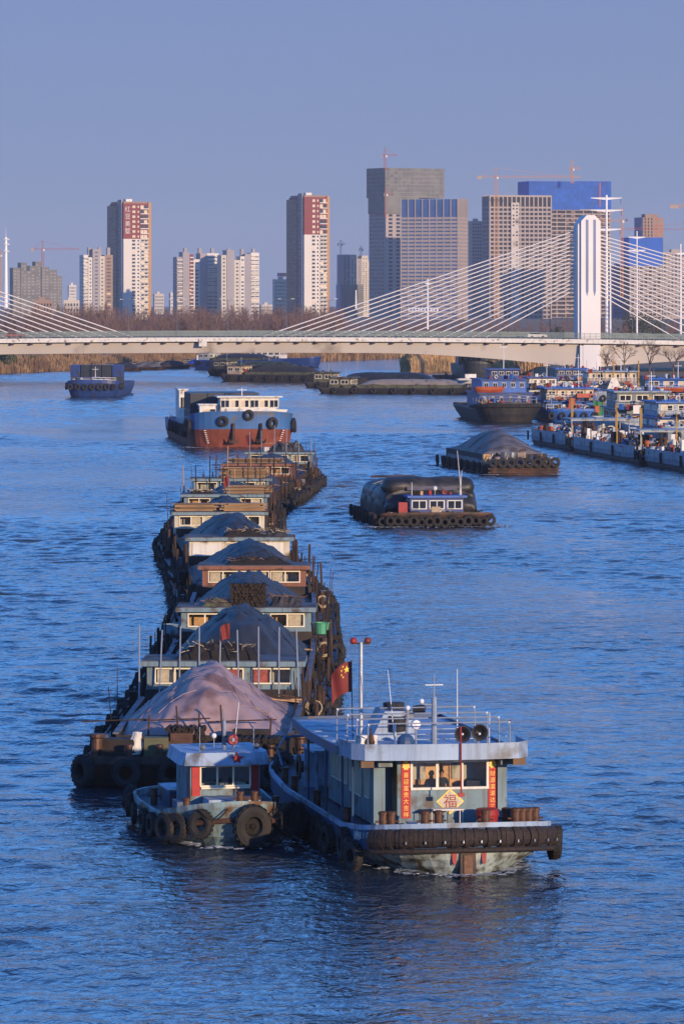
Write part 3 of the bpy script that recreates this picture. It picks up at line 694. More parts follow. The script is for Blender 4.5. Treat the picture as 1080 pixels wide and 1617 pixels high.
for i in range(8): x = lerp(1,W-1,i/7); b.g('column','bframe',True).box(x-.6,x+.6,.2,1.4,0,zz)
b.done()
plain_block('building_site','pale concrete block at the right picture edge behind the cables',1040,1100,398,3950,10,'bframe',9,fw=.55)
plain_block('building_site','low dark block between the pylon and the blue-netted low tower',962,990,420,4050,10,'blueglass',6)

# ---------------------------------------------------------------- tower cranes
def crane(label, px, ytop, yjib, ybase, D, jl, jr, m, w_=1.6):
    """jl / jr: pixel ends of the jib to the left and right"""
    x = X(px,D); zb,zj,zt = Z(ybase,D),Z(yjib,D),Z(ytop,D); t = thing('tower_crane',label,'crane',(x,D,zb),0,'tower cranes')
    def lattice(a, bb, w0, n):
        mb = MB(); a,bb = Vector(a),Vector(bb); d = (bb-a)
        u = Vector((0,1,0)); v = d.normalized().cross(u)
        cs = [(u+v)*w0/2,(u-v)*w0/2,(-u-v)*w0/2,(-u+v)*w0/2]
        for c in cs: mb.tube(a+c,bb+c,w0*.1,w0*.1,4)
        for i in range(n):
            for j in range(4):
                p = a+d*(i/n)+cs[j]; q = a+d*((i+1)/n)+cs[(j+1)%4]; mb.tube(p,q,w0*.07,w0*.07,4)
        return mb
    lattice((0,0,0),(0,0,zj-zb),w_,max(4,int((zj-zb)/2.2))).build('mast',M[m],t)
    lattice((0,0,zj-zb),(0,0,zt-zb),w_*.55,4).build('apex',M[m],t)
    for e in (jl,jr):
        if e is None: continue
        xe = (e-px)*D/F; long_ = abs(xe) > abs((jl if e==jr and jl else jr or 0)-px)*D/F if (jl and jr) else True
        lattice((0,0,zj-zb),(xe,0,zj-zb),w_*.62,max(3,int(abs(xe)/2.4))).build('jib' if long_ else 'counter_jib',M[m],t)
        MB().tube((0,0,zt-zb),(xe*.8,0,zj-zb+.4),.12,.12,4).build('tie_rod',M[m],t)
    if jl and jr:
        e = jl if abs(jl-px) < abs(jr-px) else jr; xe = (e-px)*D/F
        MB().box(min(xe*.75,xe),max(xe*.75,xe),-.8,.8,zj-zb-2.2,zj-zb+.6).build('counterweight',M['bframe'],t)
    MB().box(.4,2.0,-1.9,-.6,zj-zb-2.2,zj-zb-.1).build('cab',M['white'],t)
crane('red tower crane over the grey site at far left',68,380,393,420,4280,50,126,'cranered',2.0)
crane('orange crane at the very left picture edge',1,393,402,470,4200,-30,4,'crane',2.4)
crane('thin red crane on the left of the pale twin-topped tower',538,379,385,482,4260,533,545,'cranered')
crane('stub of a crane on the roof of the pale twin-topped tower',570,388,393,405,4280,567,574,'cranered')
crane('orange crane on the roof of the net-topped high-rise',608,233,245,268,4140,602,628,'cranered',2.2)
crane('crane mast climbing inside the grey netting of the high-rise',609,296,306,345,4110,606,622,'cranered',1.8)
crane('tall yellow crane with a long jib in front of the concrete frame',783,265,279,520,3860,753,918,'crane',2.0)
crane('small orange crane on the blue-netted roof',903,253,266,290,4190,898,917,'crane',2.4)
crane('yellow crane right of the tall power mast',981,328,348,470,3750,930,990,'crane',2.2)
crane('yellow crane jib entering from the right picture edge',1112,308,325,500,3700,1057,1200,'crane',2.4)
crane('orange crane with long thin jibs behind the right cables',1090,352,362,500,3850,960,1130,'cranered',1.4)
# billboard
D = 3300; t = thing('billboard','long white and blue billboard on posts behind the stay cables','billboard',(X(645,D),D,2.3))
W = X(692,D)-X(645,D); z0,z1 = Z(492,D)-2.3,Z(486,D)-2.3
MB().box(0,W,0,.5,z0,z1).build('panel',M['white'],t)
for i in range(9): MB().box(lerp(.05,.88,i/8)*W,lerp(.05,.88,i/8)*W+1.3,-.1,-.02,z0+.6,z1-.6).build('sign_letter',M['boatblue'],t)
for q in (.1,.5,.9): MB().tube((W*q,.3,0),(W*q,.3,z0),.25,.25,6).build('post',M['steel'],t)
# ================================================================ BOATS: shared pieces
def plan(L, hw, bl, bp, sl, sp, n=7, y0=0.0):
    r = []
    for i in range(n+1):
        a = math.pi/2*i/n; r.append((hw*math.sin(a)**(2/bp), y0+bl*(1-math.cos(a)**(2/bp))))
    for i in range(1,6): r.append((hw, y0+lerp(bl, L-sl, i/6)))
    for i in range(n+1):
        a = math.pi/2*i/n; r.append((hw*math.cos(a)**(2/sp), y0+L-sl+sl*math.sin(a)**(2/sp)))
    return r
def hull(mb, L, bl, bp, sl, sp, levels, mis, deck=None, n=7):
    """levels: (z or z(y), half width, bow set-back, stern set-back); mis: material of each strake; deck: material of the top"""
    rings = []
    for zf, hw, yf, ys, *ov in levels:
        bl_, bp_ = ov if ov else (bl, bp)
        pr = plan(L-yf-ys, hw, bl_, bp_, sl, sp, n, yf)
        z = zf if callable(zf) else (lambda y, q=zf: q)
        rings.append([(x,y,z(y)) for x,y in pr] + [(-x,y,z(y)) for x,y in pr[::-1]])
    k = len(rings[0])
    for a, b, mi in zip(rings[:-1], rings[1:], mis): mb.add(a+b, [(i,(i+1)%k,k+(i+1)%k,k+i) for i in range(k)], mi)
    if deck is not None:
        h = k//2; tp = rings[-1]; mb.add(tp, [(i,i+1,k-2-i,k-1-i) for i in range(h-1)], deck)
    return rings
_ty = MB(); _ty.torus((0,0,0), .40, .165, 20, 8, 0, 1.05)
for i in range(20):
    a = 2*math.pi*i/20; _ty.obox((.565*math.cos(a),0,.565*math.sin(a)), (.02,.26,.09), 0, 0, -a)
TYRE = _ty.mesh('tyre', [M['tyre']], False)
def tyre(t, loc, rz=0, size=1.0, rx=0, ry=0, name='tyre_fender'):
    return inst(TYRE, name, t, loc, (rx+R.uniform(-.08,.08),ry+R.uniform(-.1,.1),rz+R.uniform(-.08,.08)), (size*R.uniform(.9,1.04),size*R.uniform(.85,1.1),size*R.uniform(.97,1.1)))
_b = MB(); _b.lathe([(0,0),(.16,0),(.16,.62),(.19,.63),(.19,.72),(.13,.75),(0,.76)],n=12); _b.tube((-.3,0,.36),(.3,0,.36),.04,.04,6)
BOLL = _b.mesh('bollard', [M['ruststeel']])
def bollard(t, loc, s=1.0, rz=0): return inst(BOLL, 'bollard', t, loc, (0,0,rz), (s,s,s))
def front_wall(mb, x0,x1,z0,z1,y,th,ops,mi=0):
    """wall with openings (a,b,c,d): x from a to b, z from c to d, same c,d for all"""
    c, d = ops[0][2], ops[0][3]
    mb.box(x0,x1,y,y+th,z0,c,mi); mb.box(x0,x1,y,y+th,d,z1,mi); e = x0
    for a,b,_,_ in sorted(ops): mb.box(e,a,y,y+th,c,d,mi); e = b
    mb.box(e,x1,y,y+th,c,d,mi)
def window(parent, a,b,c,d, y, panes=2, fm='frame', bar=.07, gm='glass'):
    f = MB(); f.box(a-bar,b+bar,y-.06,y+.05,d,d+bar); f.box(a-bar,b+bar,y-.10,y+.05,c-bar,c)
    f.box(a-bar,a,y-.06,y+.05,c,d); f.box(b,b+bar,y-.06,y+.05,c,d)
    for i in range(1,panes): x = lerp(a,b,i/panes); f.box(x-bar*.6,x+bar*.6,y-.05,y+.04,c,d)
    f.build('window_frame', M[fm], parent)
    for i in range(panes):
        g = MB(); g.box(lerp(a,b,i/panes)+.01,lerp(a,b,(i+1)/panes)-.01,y,y+.015,c+.01,d-.01); g.build('pane', M[gm], parent)
def flag(t, loc, w_, h, seed=0, droop=.5, stars=True, name='flag', ry=0.0):
    def fn(u, v):
        x = -w_*u*(1-.25*droop*u); z = -h*v - droop*h*.55*u*u; y = .13*math.sin(u*7+v*2+seed)*u
        return (x, y, z)
    m = MB(); m.grid(fn, 12, 8); o = m.build(name, M['flagred'], t, True); o.location = loc; o.rotation_euler = (0,ry,0)
    if stars:
        for (u,v,r) in ((.2,.24,.13),(.38,.1,.045),(.46,.2,.045),(.46,.34,.045),(.38,.44,.045)):
            p = fn(u,v); s = MB(); pts = []
            for i in range(10):
                a = math.pi/2+i*math.pi/5; q = r*h*(1 if i%2==0 else .4); uu = u-q*math.cos(a)/w_; vv = v-q*math.sin(a)/h
                pp = fn(max(0,uu),vv); pts.append((pp[0],pp[1]-.015,pp[2]))
            s.add(pts,[tuple(range(10))]); q = s.build('star',M['yellow'],o)
    return o
def coil(t, loc, r=.35, m='rope', name='rope_coil', rx=0):
    mb = MB()
    for i in range(4): mb.torus((R.uniform(-.04,.04),R.uniform(-.04,.04),.05*i), r-.03*(i%2), .035, 14, 5, 0, 1, 'Z')
    o = mb.build(name, M[m], t, True); o.location = loc; o.rotation_euler = (rx,0,0); return o
def drum(name, label, cat, loc, r, h, m, taper=1.0, group=None):
    t = thing(name, label, cat, loc, 0, group); mb = MB()
    mb.lathe([(0,0),(r*taper,0),(r*lerp(taper,1,.5),h*.5),(r,h),(r*.93,h),(r*.9*taper,.05),(0,.05)],n=16); mb.build('body',M[m],t)
    MB().torus((0,0,h*.97),r*1.02,.03,16,6,0,1,'Z').build('rim',M[m],t)
    return t

# ================================================================ BIG TUG
TA = math.radians(10.6); tl = Vector((4.76,166.7,0))
tug = thing('tugboat','blue-grey tugboat with red door couplets and broad flat roof leading the barge train','tugboat',tl,TA)
def zt(y): return 1.25 + .62*max(0,1-y/6.5)**1.3 + .75*max(0,(y-19)/6)**1.5
mb = MB()
hull(mb,25,3.0,2.5,3.0,3.0,[(-.7,2.7,1.9,2,8,1.9),(-.05,3.2,.6,.9,7.5,1.95),(.30,3.38,.38,.6,6.0,2.1),(.62,3.5,.22,.4,4.6,2.3),(lambda y: zt(y)-.78,3.66,.12,.1),(lambda y: zt(y)-.02,3.75,0,0)],[0,0,0,0,1],None,9)
hull(mb,25,3.0,2.5,3.0,3.0,[(lambda y: zt(y)-.02,3.75,0,0),(lambda y: zt(y)+.16,3.75,0,0),(lambda y: zt(y)+.16,3.62,.13,.13),(lambda y: zt(y)-.1,3.6,.15,.15)],[2,2,2],3,9)
mb.build('hull',[M['hullpale'],M['tugblue'],M['tugroof'],M['tugdeck']],tug)
# lashed rubber belt round the bow: stacked tyre treads wrapped on the stem
pr = plan(25,3.75,3.0,2.5,3,3,16)[:21]; pr = [(-x,y) for x,y in pr[::-1]] + pr[1:]
pr = [p for p in pr if p[1] < (1.45 if p[0] < 0 else 4.2)]
def dense(pl, step):
    out = []; acc = 0.0
    for a,b in zip(pl[:-1],pl[1:]):
        d = math.hypot(b[0]-a[0],b[1]-a[1])
        while acc <= d: t = acc/d; out.append((lerp(a[0],b[0],t),lerp(a[1],b[1],t),math.atan2(b[1]-a[1],b[0]-a[0]))); acc += step
        acc -= d
    return out
segs = dense(pr,.17); r_ = random.Random(5)
belt = MB()
for i,(x,y,a) in enumerate(segs):
    z = zt(y)-.40; rr = .31+r_.uniform(-.035,.03); nx, ny = math.sin(a), -math.cos(a)
    for j in range(7):      # half-round pad
        q0, q1 = math.pi*(j/7-.5), math.pi*((j+1)/7-.5)
        c, s = Vector((math.cos(a),math.sin(a),0))*.084, Vector((nx,ny,0))
        p = [Vector((x,y,z)) + s*(rr*.95*math.cos(q)-.02) + Vector((0,0,rr*1.15*math.sin(q))) for q in (q0,q1)]
        belt.add([p[0]-c,p[0]+c,p[1]+c,p[1]-c],[(0,1,2,3)])
    for sg in (-1,1):
        c = Vector((math.cos(a),math.sin(a),0))*.084*sg; s = Vector((nx,ny,0))
        belt.add([Vector((x,y,z))+c+s*(rr*.95*math.cos(math.pi*(j/7-.5))-.02)+Vector((0,0,rr*1.15*math.sin(math.pi*(j/7-.5)))) for j in range(8)],[tuple(range(8))])
bo = belt.build('bow_fender',M['fender'],tug)
lo = MB(); lo.path([(x+math.sin(a)*.12,y-math.cos(a)*.12,zt(y)-.86) for x,y,a in segs],.10,7); lo.build('rubbing_strake',M['fender'],tug)
for i,(x,y,a) in enumerate(segs[9:-6:4]):
    mb = MB(); mb.obox((x+math.sin(a)*.36,y-math.cos(a)*.36,zt(y)-.52),(.05,.03,.10),a); mb.build('lashing_clip',M['pipe'],bo)
st = MB(); st.box(-.3,.3,.1,1.4,-.3,.9); st.build('stem_post',M['darkhull'],tug)
st = MB(); st.box(-.17,.17,.04,.095,.0,.8); st.build('stem_plate',M['ruststeel'],tug)
for x in (-.52,.62): mb = MB(); mb.prismy([(x-.1,.95),(x+.1,.95),(x+.08,.5),(x,.42),(x-.07,.55)],.16,.26); mb.build('red_rag',M['redpaint'],tug)
for i,(y,z,s) in enumerate([(2.6,.55,1.0),(3.4,.62,1.0),(4.6,.75,1.08),(8.0,.55,1),(9.2,.5,1.02),(10.6,.55,1),(13,.5,1),(15.5,.55,1)]):
    tyre(tug,(-3.93,y,z),math.pi/2+(.35 if y<3 else .1),s,0,.1)
for y,z in ((2.2,.95),(3.0,.8)): tyre(tug,(3.95,y,z),math.pi/2-.35,1.05,0,-.18)
tyre(tug,(-2.9,24.2,1.7),.5,1.1); tyre(tug,(-3.3,23.0,1.5),.9,1.0)
# deckhouse
ZC = 4.15
front = MB()
ops = [(-1.30,1.60,2.92,3.86)]
front_wall(front,-1.78,2.02,1.5,ZC,4.2,.1,ops)
front.box(2.02,2.38,4.05,4.6,1.5,ZC); front.box(-2.85,-2.4,4.05,4.6,1.4,ZC)        # corner pillars
front.box(2.24,2.36,4.6,15.5,1.3,ZC); front.box(-2.4,-1.9,5.4,5.5,1.4,ZC)
front.box(-1.9,-1.78,4.2,5.5,1.5,ZC)
for a,b in ((4.6,6.6),(7.5,8.3),(10.6,11.3),(14.6,15.5)): front.box(-2.5,-2.38,a,b,1.3,ZC)
front.box(-2.5,-2.38,6.6,7.5,1.3,2.3); front.box(-2.5,-2.38,6.6,7.5,3.5,ZC)
front.box(-2.5,-2.38,8.3,10.6,1.3,2.2); front.box(-2.5,-2.38,8.3,10.6,3.6,ZC); front.box(-2.5,-2.38,11.3,14.6,1.3,2.35); front.box(-2.5,-2.38,11.3,14.6,3.3,ZC)
front.box(-2.5,2.3,15.4,15.5,1.3,ZC)
for i in range(10): front.box(-2.4+.0,-2.0,5.39,5.4,1.7+.22*i,1.72+.22*i)
wall = front.build('deckhouse',M['tugwall'],tug)
inn_ = MB(); inn_.box(-1.75,2.0,5.45,5.55,1.5,ZC); inn_.box(-1.76,-1.72,4.32,6.2,1.5,ZC); inn_.box(1.98,2.02,4.65,6.2,1.5,ZC); inn_.box(-1.7,1.95,4.32,6.2,1.45,1.5)
inn_.box(-1.7,1.95,4.34,6.18,1.51,1.755); inn_.box(-2.35,2.2,10,10.1,1.4,ZC)
for x in (-.75,.4,1.2): inn_.box(x,x+.06,5.38,5.44,1.5,ZC)
inn_.build('wheelhouse_lining',M['wood'],wall)
for a,b in ((-1.25,-.55),(.5,1.35)): MB().box(a,b,5.36,5.43,3.1,3.8).build('notice_board',M['cabincream'],wall)
con = MB(); con.box(-1.2,-.35,4.5,4.95,1.5,2.95); con.box(-.3,.35,4.36,4.5,1.5,2.8); con.box(.9,1.5,4.55,5.0,1.5,3.1); con.build('console',M['dark'],wall)
window(wall,*ops[0],4.2,3,'white',.09)
for y0,y1,z0,z1,n in ((6.6,7.5,2.3,3.5,2),(8.3,10.6,2.2,3.6,4),(11.3,14.6,2.35,3.3,5)):
    f = MB(); q = .06
    f.box(-2.56,-2.36,y0,y1,z0-q,z0); f.box(-2.56,-2.36,y0,y1,z1,z1+q)
    for i in range(n+1): y = lerp(y0,y1,i/n); f.box(-2.56,-2.36,y-q/2,y+q/2,z0,z1)
    f.build('side_window_frame',M['frame'],wall)
    for i in range(n):
        g = MB(); g.box(-2.45,-2.43,lerp(y0,y1,i/n)+.04,lerp(y0,y1,(i+1)/n)-.04,z0+.01,z1-.01); g.build('side_pane',M['glass'],wall)
dr = MB(); dr.box(-2.38,-1.92,5.32,5.38,1.5,3.7); dr.build('door',M['tugblue'],wall)
for y in (5.2,7.4,10.9,14.9): MB().tube((-3.45,y,1.2),(-3.45,y,4.0),.05,.05,6).build('awning_post',M['tugblue'],tug)
# couplets, diamond, text
def couplet(x0,x1,z0,z1,txt,y,parent):
    MB().box(x0,x1,y-.03,y-.005,z0,z1).build('couplet',M['red'],parent)
    mbx = MB(); w2 = (x1-x0)/2; zc = z1-.24
    mbx.prismy([(x0+w2+.17*math.cos(a*math.pi/8)*(1 if a%2 else .72),zc+.2*math.sin(a*math.pi/8)*(1 if a%2 else .72)) for a in range(16)],y-.045,y-.031); mbx.build('couplet_ornament',M['gold'],parent)
    n = len(txt); st_ = (z1-.5-z0)/n
    for i,ch in enumerate(txt): textobj(ch,M['gold'],parent,((x0+x1)/2,y-.035,z1-.5-st_*(i+.5)),(math.pi/2,0,0),st_*.86,'couplet_character',.006)
couplet(-1.74,-1.38,1.75,4.02,'喜迎富贵大吉祥',4.2,tug)
couplet(1.66,2.02,1.75,4.02,'财源滚滚达三江',4.2,tug)
d = MB(); d.prismy([(.17,2.86),(.72,2.36),(.17,1.86),(-.38,2.36)],4.17,4.195); d.build('new_year_diamond',M['gold'],tug)
d = MB(); d.prismy([(.17,2.78),(.64,2.36),(.17,1.94),(-.30,2.36)],4.155,4.168); d.build('diamond_panel',M['cabincream'],tug)
textobj('福',M['redpaint'],tug,(.17,4.15,2.34),(math.pi/2,0,0),.56,'diamond_character',.004)
# name on the left bow quarter, following the curve
for i,ch in enumerate('徐州拖010'):
    fx = lambda y: -3.75*(1-max(0,(3-y)/3)**2.5)**(1/2.5)
    y = 3.0-.27*i; x = fx(y); ang = math.atan2(-.1, fx(y-.05)-fx(y+.05))
    textobj(ch,M['white'],tug,(x+math.sin(ang)*.03,y-math.cos(ang)*.03,zt(y)-.26),(math.pi/2,0,ang),.36,'hull_lettering',.004)
# canopy and roof
def roof_edge(y): return -3.85 if y < 3.6 else -3.85 + .25*((y-3.6)/11)**2*2
rp = [(-3.80,3.35),(-3.4,2.8),(-1.5,2.5),(1.0,2.45),(2.5,2.65),(2.95,3.2),(2.95,5.0),(2.72,5.6),(2.6,17.6)] + [(-3.0,17.6),(-3.7,17.0),(-3.9,14),(-4.02,11),(-4.02,8),(-3.95,5.5)]
rf = MB(); rf.prism(rp,ZC+.02,ZC+.2,0); 
roof = rf.build('roof',M['tugroof'],tug)
fsc = MB(); ed = [(-3.95,5.5),(-3.82,3.35),(-3.42,2.78),(-1.5,2.48),(1.0,2.43),(2.52,2.63),(2.97,3.2),(2.97,5.0)]
for a,b in zip(ed[:-1],ed[1:]):
    dx,dy = b[0]-a[0],b[1]-a[1]; l = math.hypot(dx,dy); fsc.obox(((a[0]+b[0])/2,(a[1]+b[1])/2,ZC+.30),(l+.03,.06,.62),math.atan2(dy,dx))
fsc.build('fascia',M['tugroof'],roof)
lip = MB(); ed2 = [(-3.97,5.5),(-4.04,8),(-4.04,11),(-3.92,14),(-3.72,17.0),(-3.0,17.62),(2.62,17.62),(2.62,5.6)]
for a,b in zip(ed2[:-1],ed2[1:]):
    dx,dy = b[0]-a[0],b[1]-a[1]; l = math.hypot(dx,dy); lip.obox(((a[0]+b[0])/2,(a[1]+b[1])/2,ZC+.13),(l+.03,.07,.34),math.atan2(dy,dx))
lip.build('roof_edge',M['tugblue'],roof)
for y in (6.2,8.2,10.2,12.2,14.2): MB().box(-3.7,2.5,y,y+.035,ZC+.2,ZC+.225).build('roof_seam',M['tugroof'],roof)
for x in (-3.55,2.38): MB().box(x,x+.5,2.95,3.3,ZC-.3,ZC-.02).build('lamp_box',M['plankdark'],tug)
for x in (-2.75,2.05): MB().box(x,x+.55,3.6,4.0,ZC-.35,ZC-.03).build('bracket',M['tugwall'],tug)
# roof gear
ZR = ZC+.22
for i,(y,xa,xb,zz) in enumerate(((3.4,-3.2,2.35,1.1),(4.6,-3.4,2.2,1.18),(5.8,-3.55,2.0,1.25),(7.2,-3.7,1.8,1.35))):
    h = MB(); h.path([(xa,y,ZR-.2),(xa,y,ZR+zz-.12),(xa+.1,y,ZR+zz),(xb-.1,y,ZR+zz),(xb,y,ZR+zz-.12),(xb,y,ZR-.2)],.028,6); hp = h.build('awning_frame',M['pipe'],tug)
    for x in (xa+.02,xb-.02): MB().ball((x,y,ZR+zz-.02),.045,8,5).build('elbow',M['whitepipe'],hp)
for x in (-3.3,2.2): MB().tube((x,3.4,ZR+.55),(x-.1,7.2,ZR+.6),.025,.025,5).build('side_rail',M['pipe'],tug)
fu = MB(); fu.prismy([(-2.1,ZR-.02),(-.25,ZR-.02),(-.45,ZR+1.1),(-1.55,ZR+1.1)],8.4,10.4); fun = fu.build('funnel_casing',M['tugroof'],tug)
MB().lathe([(.20,0),(.34,.02),(.34,.62),(.28,.62)],(-1.05,8.35,ZR+.30),12).build('ventilator',M['dark'],fun)
MB().tube((-1.0,9.4,ZR+1.05),(-1.0,9.4,ZR+1.35),.42,.42,12).build('exhaust_cap',M['dark'],fun)
MB().tube((-.2,9.4,ZR+1.05),(.2,9.2,ZR+1.12),.16,.16,8).build('exhaust_pipe',M['dark'],fun)
ac = MB(); ac.box(-3.4,-2.6,4.6,4.95,ZR-.02,ZR+.55); acp = ac.build('air_conditioner',M['white'],tug)
MB().lathe([(.0,-.01),(.2,-.01),(.2,.02),(0,.02)],(-2.9,4.58,ZR+.28),14,0,'Y').build('fan_grille',M['dark'],acp)
sp_ = MB(); sp_.path([(-3.0,3.8,ZR),(-3.0,3.8,ZR+.9)],.03); sp_.ball((-3.0,3.8,ZR+.5),.12,8,6,0,1.7); sp_.build('bell_post',M['ruststeel'],tug)
MB().ball((-1.6,4.0,ZR+.32),.34,10,7,0,1.0).build('covered_searchlight',M['tugblue'],tug)
ma = MB(); ma.tube((-.41,4.4,ZR-.02),(-.41,4.4,ZR+2.0),.12,.10,8); ma.tube((-.41,4.4,ZR+2.0),(-.41,4.4,ZR+2.9),.035,.02,6); ma.box(-.76,-.06,4.38,4.42,ZR+2.45,ZR+2.5); ma.tube((-.41,4.4,ZR+1.7),(-.9,4.4,ZR+1.75),.03,.03,5); ma.build('mast',M['pipe'],tug)
for x,z in ((-.9,1.85),(-1.45,1.6)): MB().ball((x,4.4,ZR+z),.10,8,6).build('mast_light',M['whitepipe'],tug)
MB().tube((-1.45,4.4,ZR),(-1.45,4.4,ZR+1.55),.03,.03,6).build('light_post',M['pipe'],tug)
MB().tube((-1.0,5.0,ZR),(-1.0,5.0,ZR+.75),.04,.04,6).build('light_post',M['pipe'],tug); MB().lathe([(0,-.1),(.17,-.08),(.19,.1),(.0,.12)],(-1.0,5.0,ZR+.9),12,0,'Y').build('searchlight',M['whitepipe'],tug)
for x in (.56,1.23):
    hn = MB(); hn.lathe([(.06,.5),(.09,.28),(.18,.1),(.32,0),(.33,-.03),(.29,-.02),(.10,.22),(.0,.24)],(x,3.7,ZR+.62+.06*(x>1)),16,0,'Y'); ho = hn.build('horn_loudspeaker',M['black'],tug,True)
    MB().tube((x,3.95,ZR-.02),(x,3.95,ZR+.5),.03,.03,6).build('horn_stand',M['pipe'],ho); MB().ball((x,3.72,ZR+.62),.05,8,5).build('horn_driver',M['whitepipe'],ho)
for (x,y,h,lx,r) in ((-1.55,6.4,2.9,-.28,.022),(.67,5.2,3.0,0,.026),(1.82,4.6,1.35,0,.026)):
    an = MB(); an.tube((x,y,ZR),(x+lx,y,ZR+h),r,r*.5,6); an.tube((x,y,ZR),(x,y,ZR+.8),.045,.04,6); an.build('whip_antenna',M['whitepipe'],tug)
MB().tube((2.85,5.6,ZR-.05),(2.85,5.6,ZR+.95),.03,.03,6).build('stern_light_post',M['dark'],tug)
po = MB(); po.tube((-2.55,8.2,ZR-.02),(-2.55,8.2,ZR+3.85),.09,.075,10); pole = po.build('signal_mast',M['pipe'],tug)
for x in (-2.85,-2.28): MB().ball((x,8.2,ZR+3.92),.15,10,7,0,.9).build('signal_lamp',M['redpaint'],pole)
MB().box(-2.95,-2.2,8.15,8.25,ZR+3.78,ZR+3.84).build('lamp_bracket',M['dark'],pole)
MB().tube((-2.75,8.9,ZR),(-2.8,8.9,ZR+3.1),.02,.02,5).build('flag_staff',M['dark'],tug)
flag(tug,(-2.8,8.88,ZR+3.05),1.0,1.2,1,.85)
rp_ = MB(); rp_.tube((.2,2.28,ZC-1.35),(.2,2.36,ZR+1.05),.03,.03,6); rp_.build('striped_pole',M['redpaint'],tug)
MB().box(.08,.32,2.22,2.3,ZC-1.4,ZC-1.25).build('pole_clamp',M['redpaint'],tug)
MB().lathe([(0,0),(.22,.02),(.2,.12),(0,.13)],(.15,3.2,ZC-.14),12).build('ceiling_lamp',M['white'],tug)
# foredeck fittings
for x,y in ((-2.75,2.7),(-2.45,2.6),(-1.35,1.6),(-.85,1.5),(.95,1.4),(2.35,2.4),(2.62,2.5),(2.9,2.6),(3.22,2.9),(2.2,3.3)): bollard(tug,(x,y,zt(y)-.1),1.0 if x<2 else 1.05)
for x,y in ((-3.3,7.2),(-3.35,13.5),(-3.3,19),(-3.35,21)): bollard(tug,(x,y,zt(y)-.1),.95,math.pi/2)
tb = MB(); tb.box(-.75,.45,2.9,3.5,2.16,2.21); 
for x in (-.7,.4):
    for y in (2.95,3.45): tb.tube((x,y,1.3),(x,y,2.16),.02,.02,5)
def tugworld(x,y,z): return tl + Matrix.Rotation(TA,3,'Z') @ Vector((x,y,z))
tt = thing('folding_table','small white table on the tug foredeck below the gold diamond','table',tugworld(0,0,0),TA)
tb.build('table_top',M['white'],tt)
bk = thing('tub','round dark red plastic tub standing on the tug foredeck','tub',tugworld(1.35,2.9,zt(2.9)-.09),TA)
q = MB(); q.lathe([(0,0),(.36,0),(.42,.5),(.44,.52),(.44,.72),(.40,.76),(.05,.80),(0,.80)],n=18); q.build('body',M['redpaint'],bk)
MB().torus((0,0,.53),.44,.03,18,6,0,1,'Z').build('rim',M['redpaint'],bk)
cr = thing('foam_box','low white foam box left on the tug foredeck by the left couplet','box',tugworld(-1.45,2.6,zt(2.6)-.09),TA)
MB().box(-.35,.35,-.25,.25,0,.25).build('body',M['white'],cr); MB().box(-.38,.38,-.28,.28,.252,.32).build('lid',M['white'],cr)
# stern shelter
sh = MB(); sh.box(-2.8,1.5,17.2,20.2,2.95,3.05); sh.box(-2.7,-2.6,17.3,17.4,1.2,2.95); sh.box(-2.7,1.4,20,20.1,1.2,2.95); sh.build('stern_shelter',M['tugroof'],tug)
wt = MB(); wt.lathe([(.3,-.5),(.55,-.5),(.55,-.42),(.25,-.4),(.25,.4),(.55,.42),(.55,.5),(.3,.5)],(-2.2,21.6,1.95),14,0,'X'); wt.build('winch_drum',M['ruststeel'],tug)
rl = MB(); rl.path([(-3.55,20.5,2.1),(-3.5,22,2.7),(-2.9,23.6,3.0),(0,24.6,3.05),(2.9,23.6,3.0)],.05,6); rl.build('stern_rail',M['tugblue'],tug)

